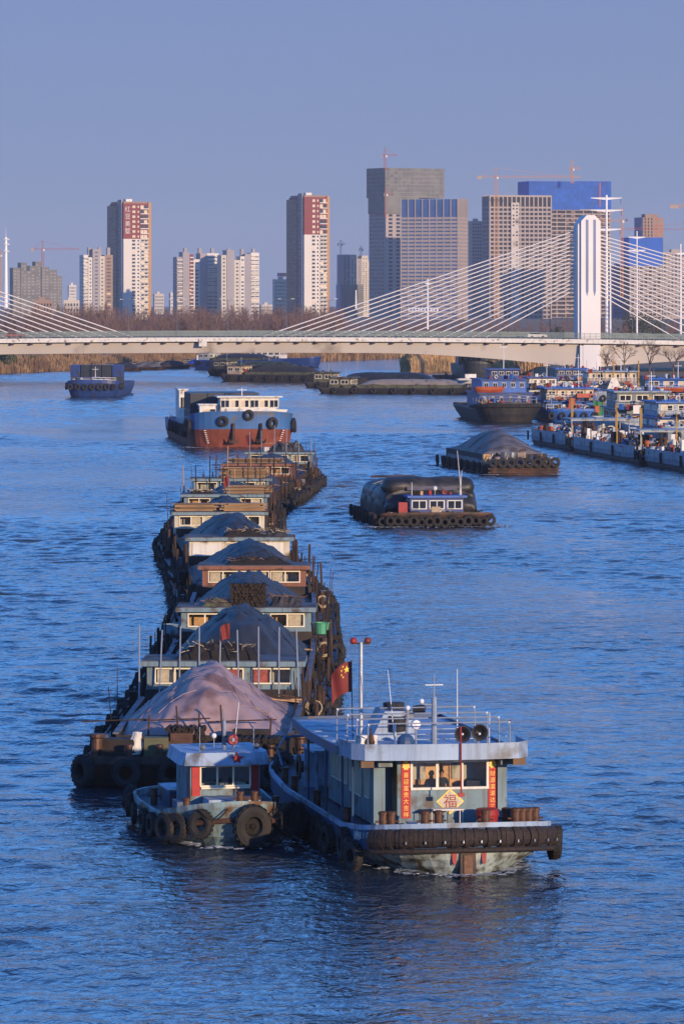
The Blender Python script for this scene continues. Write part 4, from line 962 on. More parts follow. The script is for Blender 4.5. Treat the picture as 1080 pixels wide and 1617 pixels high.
# the helmsman behind the wheelhouse window
def person(label, loc, rz):
    t = thing('person',label,'person',loc,rz)
    J = {'pel':(0,0,.93,.15),'bel':(0,.01,1.08,.145),'che':(0,.0,1.30,.165),'nek':(0,.0,1.47,.062),'hd0':(0,-.01,1.56,.075),'hd1':(0,-.015,1.66,.092),'hd2':(0,0,1.74,.06)}
    E = [('pel','bel'),('bel','che'),('che','nek'),('nek','hd0'),('hd0','hd1'),('hd1','hd2')]
    for s,n in ((-1,'l'),(1,'r')):
        J.update({n+'sh':(s*.185,0,1.40,.07),n+'el':(s*.25,-.06,1.13,.052),n+'wr':(s*.16,-.28,1.10,.036),n+'pa':(s*.13,-.36,1.11,.034),
                  n+'hp':(s*.10,0,.88,.10),n+'kn':(s*.11,-.02,.48,.068),n+'an':(s*.11,.01,.09,.045),n+'to':(s*.12,-.15,.04,.04)})
        E += [('che',n+'sh'),(n+'sh',n+'el'),(n+'el',n+'wr'),(n+'wr',n+'pa'),('pel',n+'hp'),(n+'hp',n+'kn'),(n+'kn',n+'an'),(n+'an',n+'to')]
        for i in range(4):
            J[n+'f%da'%i] = (s*(.10+.02*i),-.42,1.10,.0095); J[n+'f%db'%i] = (s*(.10+.02*i),-.435-.004*(i%3),1.06,.008)
            E += [(n+'pa',n+'f%da'%i),(n+'f%da'%i,n+'f%db'%i)]
        J[n+'th'] = (s*.09,-.36,1.13,.011); J[n+'tj'] = (s*.075,-.40,1.12,.009); E += [(n+'pa',n+'th'),(n+'th',n+'tj')]
    k = list(J); me = bpy.data.meshes.new('body'); me.from_pydata([J[i][:3] for i in k],[(k.index(a),k.index(b)) for a,b in E],[])
    o = inst(me,'body',t); sk = o.modifiers.new('skin','SKIN'); 
    if not me.skin_vertices:
        bpy.context.view_layer.objects.active = o; 
    for i,n in enumerate(k):
        sv = me.skin_vertices[0].data[i]; sv.radius = (J[n][3],)*2; sv.use_root = (n == 'pel')
    o.modifiers.new('sub','SUBSURF').levels = 2; o.modifiers['sub'].render_levels = 2
    m = mat('person_clothes_skin',(.02,.022,.03),.8,.2,6); nn = m.node_tree.nodes; L = m.node_tree.links
    tc = nn.new('ShaderNodeTexCoord'); sp = nn.new('ShaderNodeSeparateXYZ'); L.new(tc.outputs['Object'],sp.inputs[0])
    gt = nn.new('ShaderNodeMath'); gt.operation = 'GREATER_THAN'; gt.inputs[1].default_value = 1.475; L.new(sp.outputs[2],gt.inputs[0])
    ly = nn.new('ShaderNodeMath'); ly.operation = 'LESS_THAN'; ly.inputs[1].default_value = -.30; L.new(sp.outputs[1],ly.inputs[0])
    mxm = nn.new('ShaderNodeMath'); mxm.operation = 'MAXIMUM'; L.new(gt.outputs[0],mxm.inputs[0]); L.new(ly.outputs[0],mxm.inputs[1])
    mx = nn.new('ShaderNodeMix'); mx.data_type = 'RGBA'; bs = nn['Principled BSDF']; src = bs.inputs['Base Color'].links[0].from_socket
    L.new(mxm.outputs[0],mx.inputs[0]); L.new(src,mx.inputs[6]); mx.inputs[7].default_value = srgb(176,124,96); L.new(mx.outputs[2],bs.inputs['Base Color'])
    me.materials.append(m)
    h = MB()
    h.lathe([(.0,.125),(.05,.118),(.085,.085),(.101,.03),(.098,-.02)],(0,.012,1.665),14); h.build('hair',M['black'],t,True)
    f = MB(); f.prismy([(-.012,1.66),(.012,1.66),(.018,1.615),(-.018,1.615)],-.125,-.09); f.build('nose',m,t)
    for s in (-1,1): MB().ball((s*.033,-.095,1.675),.012,8,5).build('eye',M['black'],t); MB().ball((s*.096,0,1.65),.022,8,5,0,1.5).build('ear',m,t)
    MB().box(-.028,.028,-.102,-.09,1.588,1.596).build('mouth',M['redpaint'],t)
    return t
person('person in dark jacket standing at the helm behind the tug front window', tugworld(-.03,4.82,1.76), TA)

# ================================================================ SMALL TUG
SA = math.radians(12); sl_ = Vector((-4.02,175.0,0))
st_ = thing('tugboat','small blue tugboat with a red star on its wheelhouse and a big bow tyre','tugboat',sl_,SA)
def zs(y): return .95 + .75*max(0,1-y/4.2)**1.4 + .25*max(0,(y-8)/3)
mb = MB(); hw = 2.75
hull(mb,11,3.2,2.0,2.0,2.6,[(-.6,1.6,1.6,1,5,1.9),(.0,2.1,.6,.5,4.6,1.9),(.45,2.5,.3,.2,3.8,2),(lambda y: zs(y)-.02,hw,0,0),(lambda y: zs(y)+.2,hw,0,0),(lambda y: zs(y)+.2,hw-.12,.12,.12),(lambda y: zs(y)-.05,hw-.13,.13,.13)],[0,0,0,1,1,1],2,8)
mb.build('hull',[M['hullteal'],M['hullteal'],M['tugdeck']],st_)
ps = [(-x,y) for x,y in plan(11,hw,3.2,2,2,2.6,12)[:18][::-1]] + plan(11,hw,3.2,2,2,2.6,12)[:18]
MB().path([(x*1.03,y-.05,zs(y)-.55) for x,y in ps],.11,6).build('rubbing_strake',M['rust'],st_)
tyre(st_,(.45,-.28,.92),.05,1.45); 
hb = MB(); hb.lathe([(.12,-.02),(.30,.06),(.34,.0),(.36,.12),(0,.14)],(.45,-.28,.92),12,0,'Y'); hb.ball((.45,-.28,.92),.1,8,5); hb.build('wheel_hub',M['clutter'],st_)
for (x,y,z,a,s) in ((-1.5,.35,.98,-.5,1.0),(-2.35,1.15,.75,-.95,1.0),(-2.7,1.75,.7,-1.2,1.05),(2.05,.55,1.05,.6,1.2),(2.5,1.0,1.0,.85,1.15),(-2.92,3.6,.62,-1.5,.85),(-2.92,5.6,.6,-1.55,.8),(-2.95,7.8,.6,-1.6,.8),(-2.85,9.6,.75,-1.8,.9),(-2.6,10.6,.9,-2.2,1.0)): tyre(st_,(x,y,z),a,s,0,.08)
for sx in (-1,1):
    rp2 = MB(); rp2.path([(sx*(.5+1.1*u)+.45*(sx<0)*0,-.1+.25*u+.0,1.62-.45*math.sin(u*3.1)) for u in [i/8 for i in range(9)]],.035,5); rp2.build('rope',M['clutter'],st_)
zc2 = 3.02
SHX = -.35
cb = MB(); ops2 = [(-.98,.98,2.2,2.92)]
front_wall(cb,-1.42,1.42,.95,zc2,3.2,.08,ops2); cb.box(-1.42,-1.36,3.9,6.4,.95,zc2); cb.box(1.36,1.42,3.28,6.4,.95,zc2); cb.box(-1.42,1.42,6.4,6.46,.95,zc2)
cab2 = cb.build('wheelhouse',M['tugwall'],st_)
window(cab2,*ops2[0],3.2,3,'frame',.06)
MB().box(-1.0,1.0,3.05,3.19,2.06,2.13).build('window_sill',M['frame'],cab2); MB().box(-1.41,-1.37,3.28,3.88,.96,zc2-.02).build('side_door',M['redpaint'],cab2)
MB().box(-1.35,1.35,5.2,5.25,1,zc2).build('lining',M['tugdeck'],cab2); MB().box(-.9,.9,3.5,3.9,1.0,2.25).build('console',M['cabincream'],cab2); MB().tube((.15,3.25,2.2),(.15,3.3,2.9),.03,.03,5).build('wiper',M['dark'],cab2)
for x0 in (-1.36,1.02):
    MB().box(x0,x0+.34,3.15,3.19,1.78,2.98).build('couplet',M['red'],cab2)
    for i,ch in enumerate('一帆风顺'): textobj(ch,M['redpaint'],cab2,(x0+.17,3.145,2.8-i*.28),(math.pi/2,0,0),.26,'couplet_character',.003)
rp3 = [(-1.75,2.75),(-1.2,2.55),(1.2,2.55),(1.75,2.75),(1.85,3.4),(1.8,6.6),(-1.8,6.6),(-1.9,3.4)]
rr_ = MB(); n8 = len(rp3)
rr_.add([(x,y,zc2+.02) for x,y in rp3]+[(x*.93,y+.18 if y<3 else y,zc2+.52) for x,y in rp3],[(i,(i+1)%n8,n8+(i+1)%n8,n8+i) for i in range(n8)]+[tuple(range(n8,2*n8)),tuple(range(n8))[::-1]])
rf2 = rr_.build('roof',M['tugroof'],st_)
sm = MB(); sm.prismy([(.38+.28*(1 if i%2==0 else .4)*math.cos(math.pi/2+i*math.pi/5),zc2+.28+.28*(1 if i%2==0 else .4)*math.sin(math.pi/2+i*math.pi/5)) for i in range(10)],2.585,2.68); sm.build('red_star',M['red'],rf2)
ms = MB(); ms.tube((0.1,4.0,zc2+.5),(0.1,4.0,zc2+1.7),.09,.08,8); ms.tube((.1,4.0,zc2+1.7),(.1,4,zc2+2.1),.03,.02,6); ms.build('mast',M['tugroof'],st_)
MB().tube((.38,3.6,zc2+.5),(.38,3.6,zc2+.75),.03,.03,6).build('lamp_stalk',M['pipe'],st_)
ls = MB(); ls.lathe([(0,-.14),(.2,-.14),(.24,-.05),(.24,.14),(0,.16)],(.38,3.6,zc2+.95),8,0,'Y'); lo2 = ls.build('red_horn',M['redpaint'],st_); MB().ball((.38,3.45,zc2+.95),.08,8,5).build('horn_centre',M['white'],lo2)
for x in (-1.0,1.2): MB().tube((x,3.4,zc2+.45),(x,3.4,zc2+1.5),.02,.02,5).build('thin_post',M['pipe'],st_); MB().ball((x+.12,3.4,zc2+.68),.13,8,6).build('deck_lamp',M['steel'],st_)
MB().ball((-.35,3.8,zc2+1.1),.11,8,6).build('masthead_light',M['whitepipe'],st_); MB().tube((-.35,3.8,zc2+.5),(-.35,3.8,zc2+1.1),.02,.02,5).build('light_post',M['pipe'],st_)
MB().tube((.55,4.2,zc2+.5),(.75,4.2,zc2+2.4),.025,.012,5).build('whip_antenna',M['whitepipe'],st_)
fh = MB(); fh.box(-.95,1.15,1.6,3.1,.95,1.78); fh.build('forward_hatch',M['tugroof'],st_)
ch = MB(); ch.box(-.32,-.05,1.56,1.6,1.2,1.7); ch.box(-.5,.12,1.55,1.6,1.38,1.5); ch.build('painted_cross',M['tugblue'],st_)
for x in (.15,.72): bollard(st_,(x,.75,zs(.75)+.05),.85)
MB().tube((-.1,.75,1.95),(1.0,.75,1.95),.04,.04,6).build('bitt_bar',M['ruststeel'],st_)
for x,y in ((-1.75,2.2),(-2.05,8.2),(1.9,2.4)): bollard(st_,(x,y,zs(y)-.05),.9)
ah = MB(); ah.box(-1.6,1.5,7.0,9.6,.9,1.55); ah.build('aft_trunk',M['tugblue'],st_); ah = MB(); ah.box(-1.65,1.55,6.95,9.65,1.552,1.62); ah.build('aft_hatch_cover',M['tugroof'],st_)
MB().box(-1.3,.9,9.66,9.72,1.2,1.6).build('stern_board',M['redpaint'],st_)
ch2 = MB(); ch2.box(-1.95,-1.45,3.2,4.4,.95,1.55); ch2.build('side_locker',M['tugblue'],st_)

# ================================================================ BARGE TRAIN
JX = [-6.35,-5.75,-5.5,-5.9,-7.9,-10.5,-10.6,-11.0,-8.7,-7.0]; JY = [196,223,260.7,300.5,335.5,374.5,407.5,442.5,481.5,517]
_po = MB(); _po.tube((0,0,0),(0,0,1),.5,.42,6); POST = {k: _po.mesh('post',[M[k]]) for k in ('rust','plank','pipe','clutter','postdark')}
def post(t, x,y,z,h,d=.12,m='rust',lx=0,ly=0): return inst(POST[m],'post',t,(x,y,z),(ly,lx,0),(d,d,h))
def heap(label, loc, rz, y0,y1,hwx,zb,zp,m,seed,skew=0.0,pk=.45,pw=1.2):
    r = random.Random(seed)
    def fn(u,v):
        x = (u*2-1); y = lerp(y0,y1,v); vv = (v-pk)/(pk if v<pk else 1-pk)
        xs_ = x - skew*.3*(1-abs(vv)); q_ = math.sqrt(xs_*xs_+.006); e = max(0,1-q_**pw)*max(0,1-abs(vv)**2.4)**.8
        a = math.atan2(vv*1.2,x); wob = fbm(x*1.3+seed,v*3,seed); rid = 1-abs(math.sin(a*6.5+seed+2.2*wob)); rid2 = 1-abs(math.sin(a*15+seed*2+3*wob))
        fold = (.10*rid**3+.04*rid2**2-.04)*(1-e)*(.25+e)*1.5 + .16*wob*e + .12*fbm(x*5+seed,v*11,seed)*(.3+e)
        z = zb + (zp-zb)*e + fold*(zp-zb)*.6
        return (x*hwx, y, z)
    t = thing('cargo_heap',label,'cargo heap',loc,rz,'tarpaulin-covered heaps on the barge train')
    mb = MB(); mb.grid(fn,44,60); sh_ = mb.build('tarpaulin',M[m],t,True)
    for i in range(4):
        v = r.uniform(.12,.6); mb = MB(); mb.path([(lambda p:(p[0],p[1],p[2]+.03))(fn(u,min(1,v+.18*(u-.5)*r.choice((-1,1))))) for u in [j/14 for j in range(15)]],.016,4); mb.build('lashing_rope',M['clutter' if m!='tarppink' else 'tarppink'],t)
    return t
def stacked(label, loc, rz, nx, nz, r0, l, m, group, name='net_bundle', cat='bundle'):
    t = thing(name,label,cat,loc,rz,group); q = MB(); q.tube((0,-l/2,0),(0,l/2,0),r0,r0,8)
    for k in range(5): a = R.uniform(0,6.28); q.tube((r0*math.cos(a),-l/2-.02,r0*math.sin(a)),(r0*math.cos(a+.6),l/2+.02,r0*math.sin(a+.6)),r0*.25,r0*.25,4)
    me = q.mesh('roll',[M[m]])
    for j in range(nz):
        for i in range(nx - (j%2)): inst(me,'roll',t,((i-(nx-1)/2+.5*(j%2))*r0*2.02+R.uniform(-.03,.03),R.uniform(-.1,.1),r0+j*r0*1.75),(0,R.uniform(0,6),R.uniform(-.06,.06)))
    return t
def planks(label, loc, rz, l, rows, lay, group='plank stacks on cabin roofs'):
    t = thing('plank_stack',label,'planks',loc,rz,group); q = MB(); q.box(-.5,.5,-.5,.5,-.5,.5); mes = [q.mesh('plank',[M[x_]]) for x_ in ('plank','plankgrey','plankdark')]
    for j in range(lay):
        for i in range(rows): inst(R.choice(mes),'plank',t,(R.uniform(-.3,.3)*l*.3,(i-(rows-1)/2)*.36+R.uniform(-.09,.09),.05+j*.105),(0,0,R.uniform(-.035,.035)),(l*R.uniform(.82,1.04),.30,.075))
    for x in (-l*.3,l*.3): MB().box(x-.06,x+.06,-rows*.19,rows*.19,-.0,.012).build('batten',M['rust'],t)
    return t
def mound(label, loc, rz, w_, d_, h, m, seed, group='net piles on cabin roofs', name='net_pile', cat='net pile'):
    t = thing(name,label,cat,loc,rz,group)
    mb = MB(); mb.grid(lambda u,v: ((u-.5)*w_,(v-.5)*d_,h*max(0,1-(2*u-1)**4)*max(0,1-(2*v-1)**4)*(.65+.5*fbm(u*5+seed,v*4,seed))),26,12); mb.build('pile',M[m],t)
    tw = MB(); r = random.Random(seed)
    for i in range(60):
        u,v = r.uniform(.1,.9),r.uniform(.1,.9); p = Vector(((u-.5)*w_,(v-.5)*d_,h*r.uniform(.3,.75))); q = p+Vector((r.gauss(0,.3),r.gauss(0,.2),r.gauss(.05,.12))); tw.tube(p,q,.022,.022,3)
    o = tw.build('loose_strands',M['rope' if r.random()<.3 else 'bark'],t); o['kind'] = 'stuff'
    return t
ORD = ['first','second','third','fourth','fifth','sixth','seventh','eighth','ninth']
SPEC = [('cabinblue','row of nine upright poles before its pale blue cabin','tarppink',4.55),('cabinblue','light blue cabin and brown bundles on top','tarpdark',5.25),
        ('cabinbrown','brown cabin with cream window frames','tarpdark',4.65),('cabincream','cream panelled cabin','tarpdark',4.6),('cabincream','white cabin under two plank stacks','tarpdark',4.7),
        ('cabinblue','pale blue cabin and one plank stack at right','tarpdark',4.45),('cabinblue','pale blue cabin partly hidden by planks','tarpdark',4.4),('cabinbrown','long brown cabin','tarpdark',4.3),('cabinblue','blue-grey cabin, last of the train','tarpdark',4.4)]
for k in range(9):
    r = random.Random(100+k); wm, desc, tm, zp = SPEC[k]
    a, b = Vector((JX[k],JY[k],0)), Vector((JX[k+1],JY[k+1],0)); dv = b-a; L = dv.length-1.0; rz = math.atan2(-dv.x,dv.y); loc = a + dv.normalized()*.4
    Rm = Matrix.Rotation(rz,3,'Z'); WL = lambda x,y,z: loc + Rm @ Vector((x,y,z))
    t = thing('cargo_barge','%s barge of the train, with %s' % (ORD[k],desc),'barge',loc,rz,'barges of the towed train')
    hw = 5.3 if k < 4 else 5.1; dz = .92
    zd = lambda y: dz + .42*max(0,1-y/3.5) + .2*max(0,(y-L+4)/4)
    mb = MB(); hull(mb,L,1.6,5,1.2,5,[(-.6,hw-.4,1.6,.8),(.1,hw-.12,.5,.3),(lambda y: zd(y)-.25,hw,0,0),(lambda y: zd(y)+.12,hw,0,0),(lambda y: zd(y)+.12,hw-.12,.12,.12),(lambda y: zd(y),hw-.13,.13,.13)],[0,0,0,0,0],1,6)
    mb.build('hull',[M['darkhull'],M['walkway']],t)
    # hold coaming
    cx = hw-1.35; y0, y1 = 3.8, L-4.3; ct = 2.05
    mb = MB(); th = .12
    mb.box(-cx,-cx+th,y0,y1,dz-.1,ct); mb.box(cx-th,cx,y0,y1,dz-.1,ct); mb.box(-cx+th,cx-th,y0,y0+th,dz-.1,ct-.05); mb.box(-cx+th,cx-th,y1-th,y1,dz-.1,ct+.45)
    y = y0+.6
    while y < y1: mb.box(-cx-.12,-cx,y-.05,y+.05,dz+.05,ct-.1); mb.box(cx,cx+.12,y-.05,y+.05,dz+.05,ct-.1); y += 1.6
    co = mb.build('hold_coaming',M['coaming'],t)
    for s in (-1,1): MB().box(s*cx-.14,s*cx+.14,y0,y1,ct+.002,ct+.08).build('coaming_rail',M['walkway' if k<3 else 'coaming'],co)
    heap('%s mound on the %s barge behind the tugs' % (('pinkish tarpaulin' if k==0 else 'dark grey tarpaulin'),ORD[k]),loc,rz,y0+.3,y1-.3,cx-.13,1.8,zp-(.3 if k else 0),tm,k+1,r.uniform(-.45,.45),.38 if k==0 else r.uniform(.4,.6),1.25 if k==0 else r.uniform(1.35,1.75))
    # cabin
    cw = 3.75 if k != 2 else 3.45; yc = L-3.9; zr_ = 3.55; ops = [(-cw+.45,-cw+2.3,2.8,3.45),(-1.0,.95,2.8,3.45),(cw-2.3,cw-.45,2.8,3.45)]
    if k == 3: ops = [(-.95,.95,2.75,3.4)]
    mb = MB(); front_wall(mb,-cw,cw,1.0,3.6,yc,.09,ops); mb.box(-cw,-cw+.08,yc+.09,L-.6,1.0,3.6); mb.box(cw-.08,cw,yc+.09,L-.6,1.0,3.6); mb.box(-cw+.08,cw-.08,L-.68,L-.6,1.0,3.6)
    cab = mb.build('cabin',M[wm],t)
    MB().box(-cw+.09,cw-.09,yc+1.1,yc+1.15,1.0,3.58).build('cabin_lining',M['wood' if k%2 else 'cabincream'],cab)
    rf = MB(); rf.box(-cw-.3,cw+.3,yc-.45,L-.3,3.62,3.86); roof = rf.build('cabin_roof',M[('cabinblue' if wm!='cabinbrown' else 'cabinbrown')],cab)
    rt = MB(); rt.box(-cw-.26,cw+.26,yc-.41,L-.34,3.862,3.90); rt.build('roof_felt',M['roofgrey'],cab)
    for i,o in enumerate(ops):
        window(cab,*o,yc,2,'frame',.07)
        if r.random() < .75 or k == 0:
            c0 = r.choice((0,.5)); MB().box(lerp(o[0],o[1],c0)+.05,lerp(o[0],o[1],c0+.5)-.1,yc+.16,yc+.2,o[2],o[3]).build('curtain',M['curtainred' if (k==0 and i>0) else 'curtain'],cab)
    if k == 3:
        for x0,x1 in ((-cw+.25,-1.4),(1.35,cw-.5)): MB().box(x0,x1,yc-.06,yc-.003,2.45,3.45).build('white_panel',M['white'],cab)
    # fenders
    for s in (-1,1):
        y = 1.2 + r.uniform(0,1.5)
        while y < L-1: 
            tyre(t,(s*(hw+.16),y,.62+r.uniform(-.15,.25)),math.pi/2+r.uniform(-.2,.2),r.uniform(.85,1.12),0,s*r.uniform(-.25,.35)); y += r.uniform(2.6,5.2)
    # posts
    for s in (-1,1):
        for i in range(r.randint(3,6) if k not in (3,4) else 7): post(t,s*(cx+r.choice((.2,.9))),r.uniform(L*.5,L-.5) if s<0 else r.uniform(2,L-.5),dz-.05,r.uniform(1.3,2.6) if k != 3 else r.uniform(2.2,3.2),r.uniform(.13,.26),r.choice(('postdark','clutter','rust')),r.uniform(-.05,.05))
    for i in range(4):   # lashing poles over the hold
        y = r.uniform(y0+1,y1-1); s = r.choice((-1,1)); mb = MB(); mb.tube((s*cx,y,ct+.13),(s*(cx-r.uniform(2.0,3.2)),y+r.uniform(-.6,.6),ct+r.uniform(.15,.7)),.045,.04,5); mb.build('lashing_pole',M[r.choice(('rust','plank'))],t)
    for i in range(3): bollard(t,(r.choice((-1,1))*(hw-.6),r.choice((.9,1.6,L-1.2,L-5.2,L*.55)),dz),.9,math.pi/2)
    # side-deck gear: lockers, rope hanks, machinery
    jk = MB()
    for i in range(70):
        s = r.choice((-1,1,1)); y = r.uniform(1,L-1); x = s*(cx+r.uniform(.15,1.2)); q = r.uniform(.08,.3); h_ = r.uniform(.1,.7)
        if r.random() < .5: jk.obox((x,y,dz+h_/2),(q,q*2,h_),r.uniform(0,3),r.uniform(-.3,.3))
        else: jk.tube((x,y,dz+.1),(x+r.uniform(-.3,.3),y+r.uniform(-1,1),dz+h_*1.6),.05,.04,5)
    o_ = jk.build('deck_clutter',M['clutter'],t); o_['kind'] = 'stuff'
    for i in range(7):
        s = r.choice((-1,1)) if k != 1 else r.choice((1,1,-1)); y = r.choice((L-3.5,L-2,L-5,1.6,2.6,L*.5))+r.uniform(-.7,.7); x = s*(cx+.45+r.uniform(0,.35)); mb = MB(); q = r.uniform(.25,.5); zz = r.uniform(.4,1.3)
        mb.obox((x,y,dz+zz/2+.08),(q,q*1.5,zz),r.uniform(-.3,.3)); mb.build('deck_locker',M[r.choice(('clutter','rust','clutter','tugdeck'))],t)
    coil(t,(cx+.6,L-6.5+r.uniform(-2,2),1.75 if k<3 else 1.2),.38,'rope','rope_coil',1.2 if k<3 else .2)
    bw = MB(); bw.tube((cx+.55,L-6.5,dz-.05),(cx+.55,L-6.5,2.3),.16,.14,8); bw.tube((cx+.2,L-6.5,1.6),(cx+.95,L-6.5,1.6),.06,.06,6); bw.build('mooring_post',M['rust'],t)
    for i in range(9): post(t,r.choice((-1,1,1))*r.uniform(cx-.2,hw-.2),r.uniform(L*.25,L-.6),dz,r.uniform(2.6,4.6) if k > 3 else r.uniform(2.0,3.2),r.uniform(.05,.09),r.choice(('postdark','clutter','rust')),r.uniform(-.09,.09),r.uniform(-.06,.06))
    # foredeck gear
    mb = MB(); mb.tube((-1.3,2.2,dz+.6),(1.3,2.2,dz+.6),.3,.3,10); mb.box(-1.5,-1.3,1.9,2.5,dz,dz+1); mb.box(1.3,1.5,1.9,2.5,dz,dz+1); mb.build('anchor_winch',M['rust'],t)
    for x in (-cw+.6,cw-.6,-1.8,1.6): bollard(t,(x,1.0,dz+.25),.95)
    for s in (-1,1):
        tyre(t,(s*(hw-.15),.15,.75),s*.75,1.25); tyre(t,(s*(hw-2.1),-.22,.72),0,1.15)
    tyre(t,(-1.2,-.22,.72),0,1.15); tyre(t,(1.4,-.22,.72),0,1.15)
    pos = ORD[k]
    if k == 0:
        for i in range(9): post(t,-4.1+i*.98,yc-.55,2.0,r.uniform(3.4,3.75),.085,'pipe',r.uniform(-.05,.05))
        mound('brown heap of nets on the roof of the first barge cabin',WL(-.3,yc+1.0,3.9),rz,4.2,1.8,.95,'clutter',3)
        flag(t,(.35,yc-.6,5.75),.5,.75,4,.4,False)
        # clutter on the bow
        for i,(x,y,w_,d_,h,m) in enumerate([(-3.6,2.2,1.5,1.0,.9,'coaming'),(-2.0,1.9,1.1,.8,1.0,'olive'),(-.9,2.4,1.0,.8,1.15,'rust'),(3.3,2.2,1.2,1.0,1.0,'clutter'),(2.2,2.9,1.6,.6,1.25,'coaming')]):
            mb = MB(); mb.obox((x,y,dz+h/2+.2),(w_,d_,h),r.uniform(-.2,.2)); mb.box(x-w_*.4,x+w_*.4,y-d_*.55,y-d_*.3,dz+.2,dz+h*.6); mb.build('deck_locker',M[m],t)
        for s,(x,y) in ((0,(-4.6,1.2)),(1,(4.5,1.1))):
            wb = MB(); wb.lathe([(0,0),(.34,0),(.34,.1),(.24,.16),(.24,.9),(.36,.96),(.36,1.1),(0,1.12)],(x,y,dz+.3),12); wb.build('capstan',M['ruststeel'],t)
        sk = thing('white_sack','crumpled white sack on the bow of the pink-heaped barge','sack',WL(-3.0,1.7,1.35),rz)
        m_ = MB(); m_.grid(lambda u,v:(.28*(1+.3*math.sin(v*5))*(u-.5)*2+.18*v,.14*math.sin(u*3.1)*-1+.05*fbm(u*5,v*5),1.0*v),10,10); m_.grid(lambda u,v:(.28*(1+.3*math.sin(v*5))*(u-.5)*2+.18*v,.12*math.sin(u*3.1),1.0*v),10,10); m_.build('cloth',M['white'],sk,True)
        stacked('pile of brown rolled mats behind the small tug wheelhouse',WL(-.7,2.9,1.15),rz,8,7,.11,1.2,'netbrown','mat rolls on the bow')
        stacked('low pile of dark pipes between the two tugs and the pink heap',WL(2.6,1.9,1.15),rz,8,4,.14,1.4,'clutter','mat rolls on the bow')
        for x,z in ((-3.9,2.6),(-1.2,2.65),(1.8,2.6)): MB().tube((x-1.6,y0+.2,z),(x+1.5,y0+.3,z+.1),.035,.035,5).build('fore_rail',M['rust'],t)
        for x in (-2.5,-1.1,-.2,.9,3.0): post(t,x,y0-.1,1.6,r.uniform(1.0,2.0),.1,'rust',r.uniform(-.1,.1))
    if k == 1:
        stacked('block of brown netted bundles on the roof of the second barge',WL(.1,yc+.9,3.9),rz,10,7,.105,1.3,'netbrown','bundles on cabin roofs')
        mound('grey lumpy gear under covers on the right of the second cabin roof',WL(2.3,yc+.9,3.9),rz,1.9,1.4,.75,'tarpdark',8)
        mound('olive sacking on the left of the second cabin roof',WL(-1.7,yc+.7,3.9),rz,1.8,1.2,.5,'olive',9)
        drum('bucket','green plastic tub beside the right end of the second cabin','bucket',WL(4.35,yc-.1,2.35),.45,.65,'bucketgreen',.85)
        drum('bucket','blue drum beside the left end of the second cabin','bucket',WL(-4.35,yc-.1,2.3),.42,.6,'cabinblue',.95)
        MB().box(3.85,4.85,yc-.6,yc+.5,2.15,2.3).build('side_shelf',M['coaming'],t); MB().box(-4.85,-3.85,yc-.6,yc+.5,2.15,2.28).build('side_shelf',M['coaming'],t)
    if k == 2: mound('dark net heap on the roof of the brown third cabin',WL(.3,yc+1.0,3.9),rz,4.4,1.6,.6,'clutter',13)
    if k == 3: mound('dark net heap on the roof of the cream fourth cabin',WL(.4,yc+1.0,3.9),rz,3.2,1.6,.7,'clutter',14); mound('black covered gear at the right of the cream fourth cabin',WL(2.7,yc+1.0,3.9),rz,2.0,1.6,.55,'tarpblack',15)
    if k == 4:
        planks('left of the two plank stacks on the white fifth cabin',WL(-1.9,yc+1.1,3.92),rz,3.7,5,6); planks('right of the two plank stacks on the white fifth cabin',WL(2.0,yc+1.1,3.92),rz,3.6,5,6)
    if k == 5:
        planks('plank stack at the right end of the sixth cabin roof',WL(2.0,yc+1.1,3.92),rz,4.0,5,7); mound('small net pile on the left of the sixth cabin roof',WL(-2.2,yc+1.1,3.9),rz,2.2,1.5,.4,'clutter',16)
        flag(t,(.35,yc-.4,5.6),.55,.9,2,.6,False); post(t,.37,yc-.4,3.6,2.1,.06,'pipe')
    if k == 6: planks('high plank stack on the seventh cabin roof',WL(1.3,yc+1.1,3.92),rz,4.6,5,10)
    if k == 7: planks('long low plank stack on the brown eighth cabin',WL(-.4,yc+1.1,3.92),rz,5.5,5,5)
    if k == 8:
        mound('black tarpaulin bundle on the last cabin of the train',WL(.8,yc+1.2,3.9),rz,4.2,1.8,1.3,'tarpblack',18); flag(t,(-3.3,yc-.4,5.9),.9,1.2,3,.5,False); post(t,-3.27,yc-.4,3.6,2.5,.08,'rust')
        for i in range(6): post(t,-3.4+i*1.4,yc-.5,2.0,r.uniform(3,5),.09,'pipe',r.uniform(-.04,.04))
        drum('water_tank','white round tank on the roof of the last barge cabin','tank',WL(-1.6,yc+1.0,3.9),.35,.5,'white',1.0)
    if k in (6,7):
        for i in range(8): post(t,-4.6+i*1.25,yc-.5,1.6,r.uniform(3,4.6),.12,r.choice(('rust','plank','clutter')),r.uniform(-.04,.04))
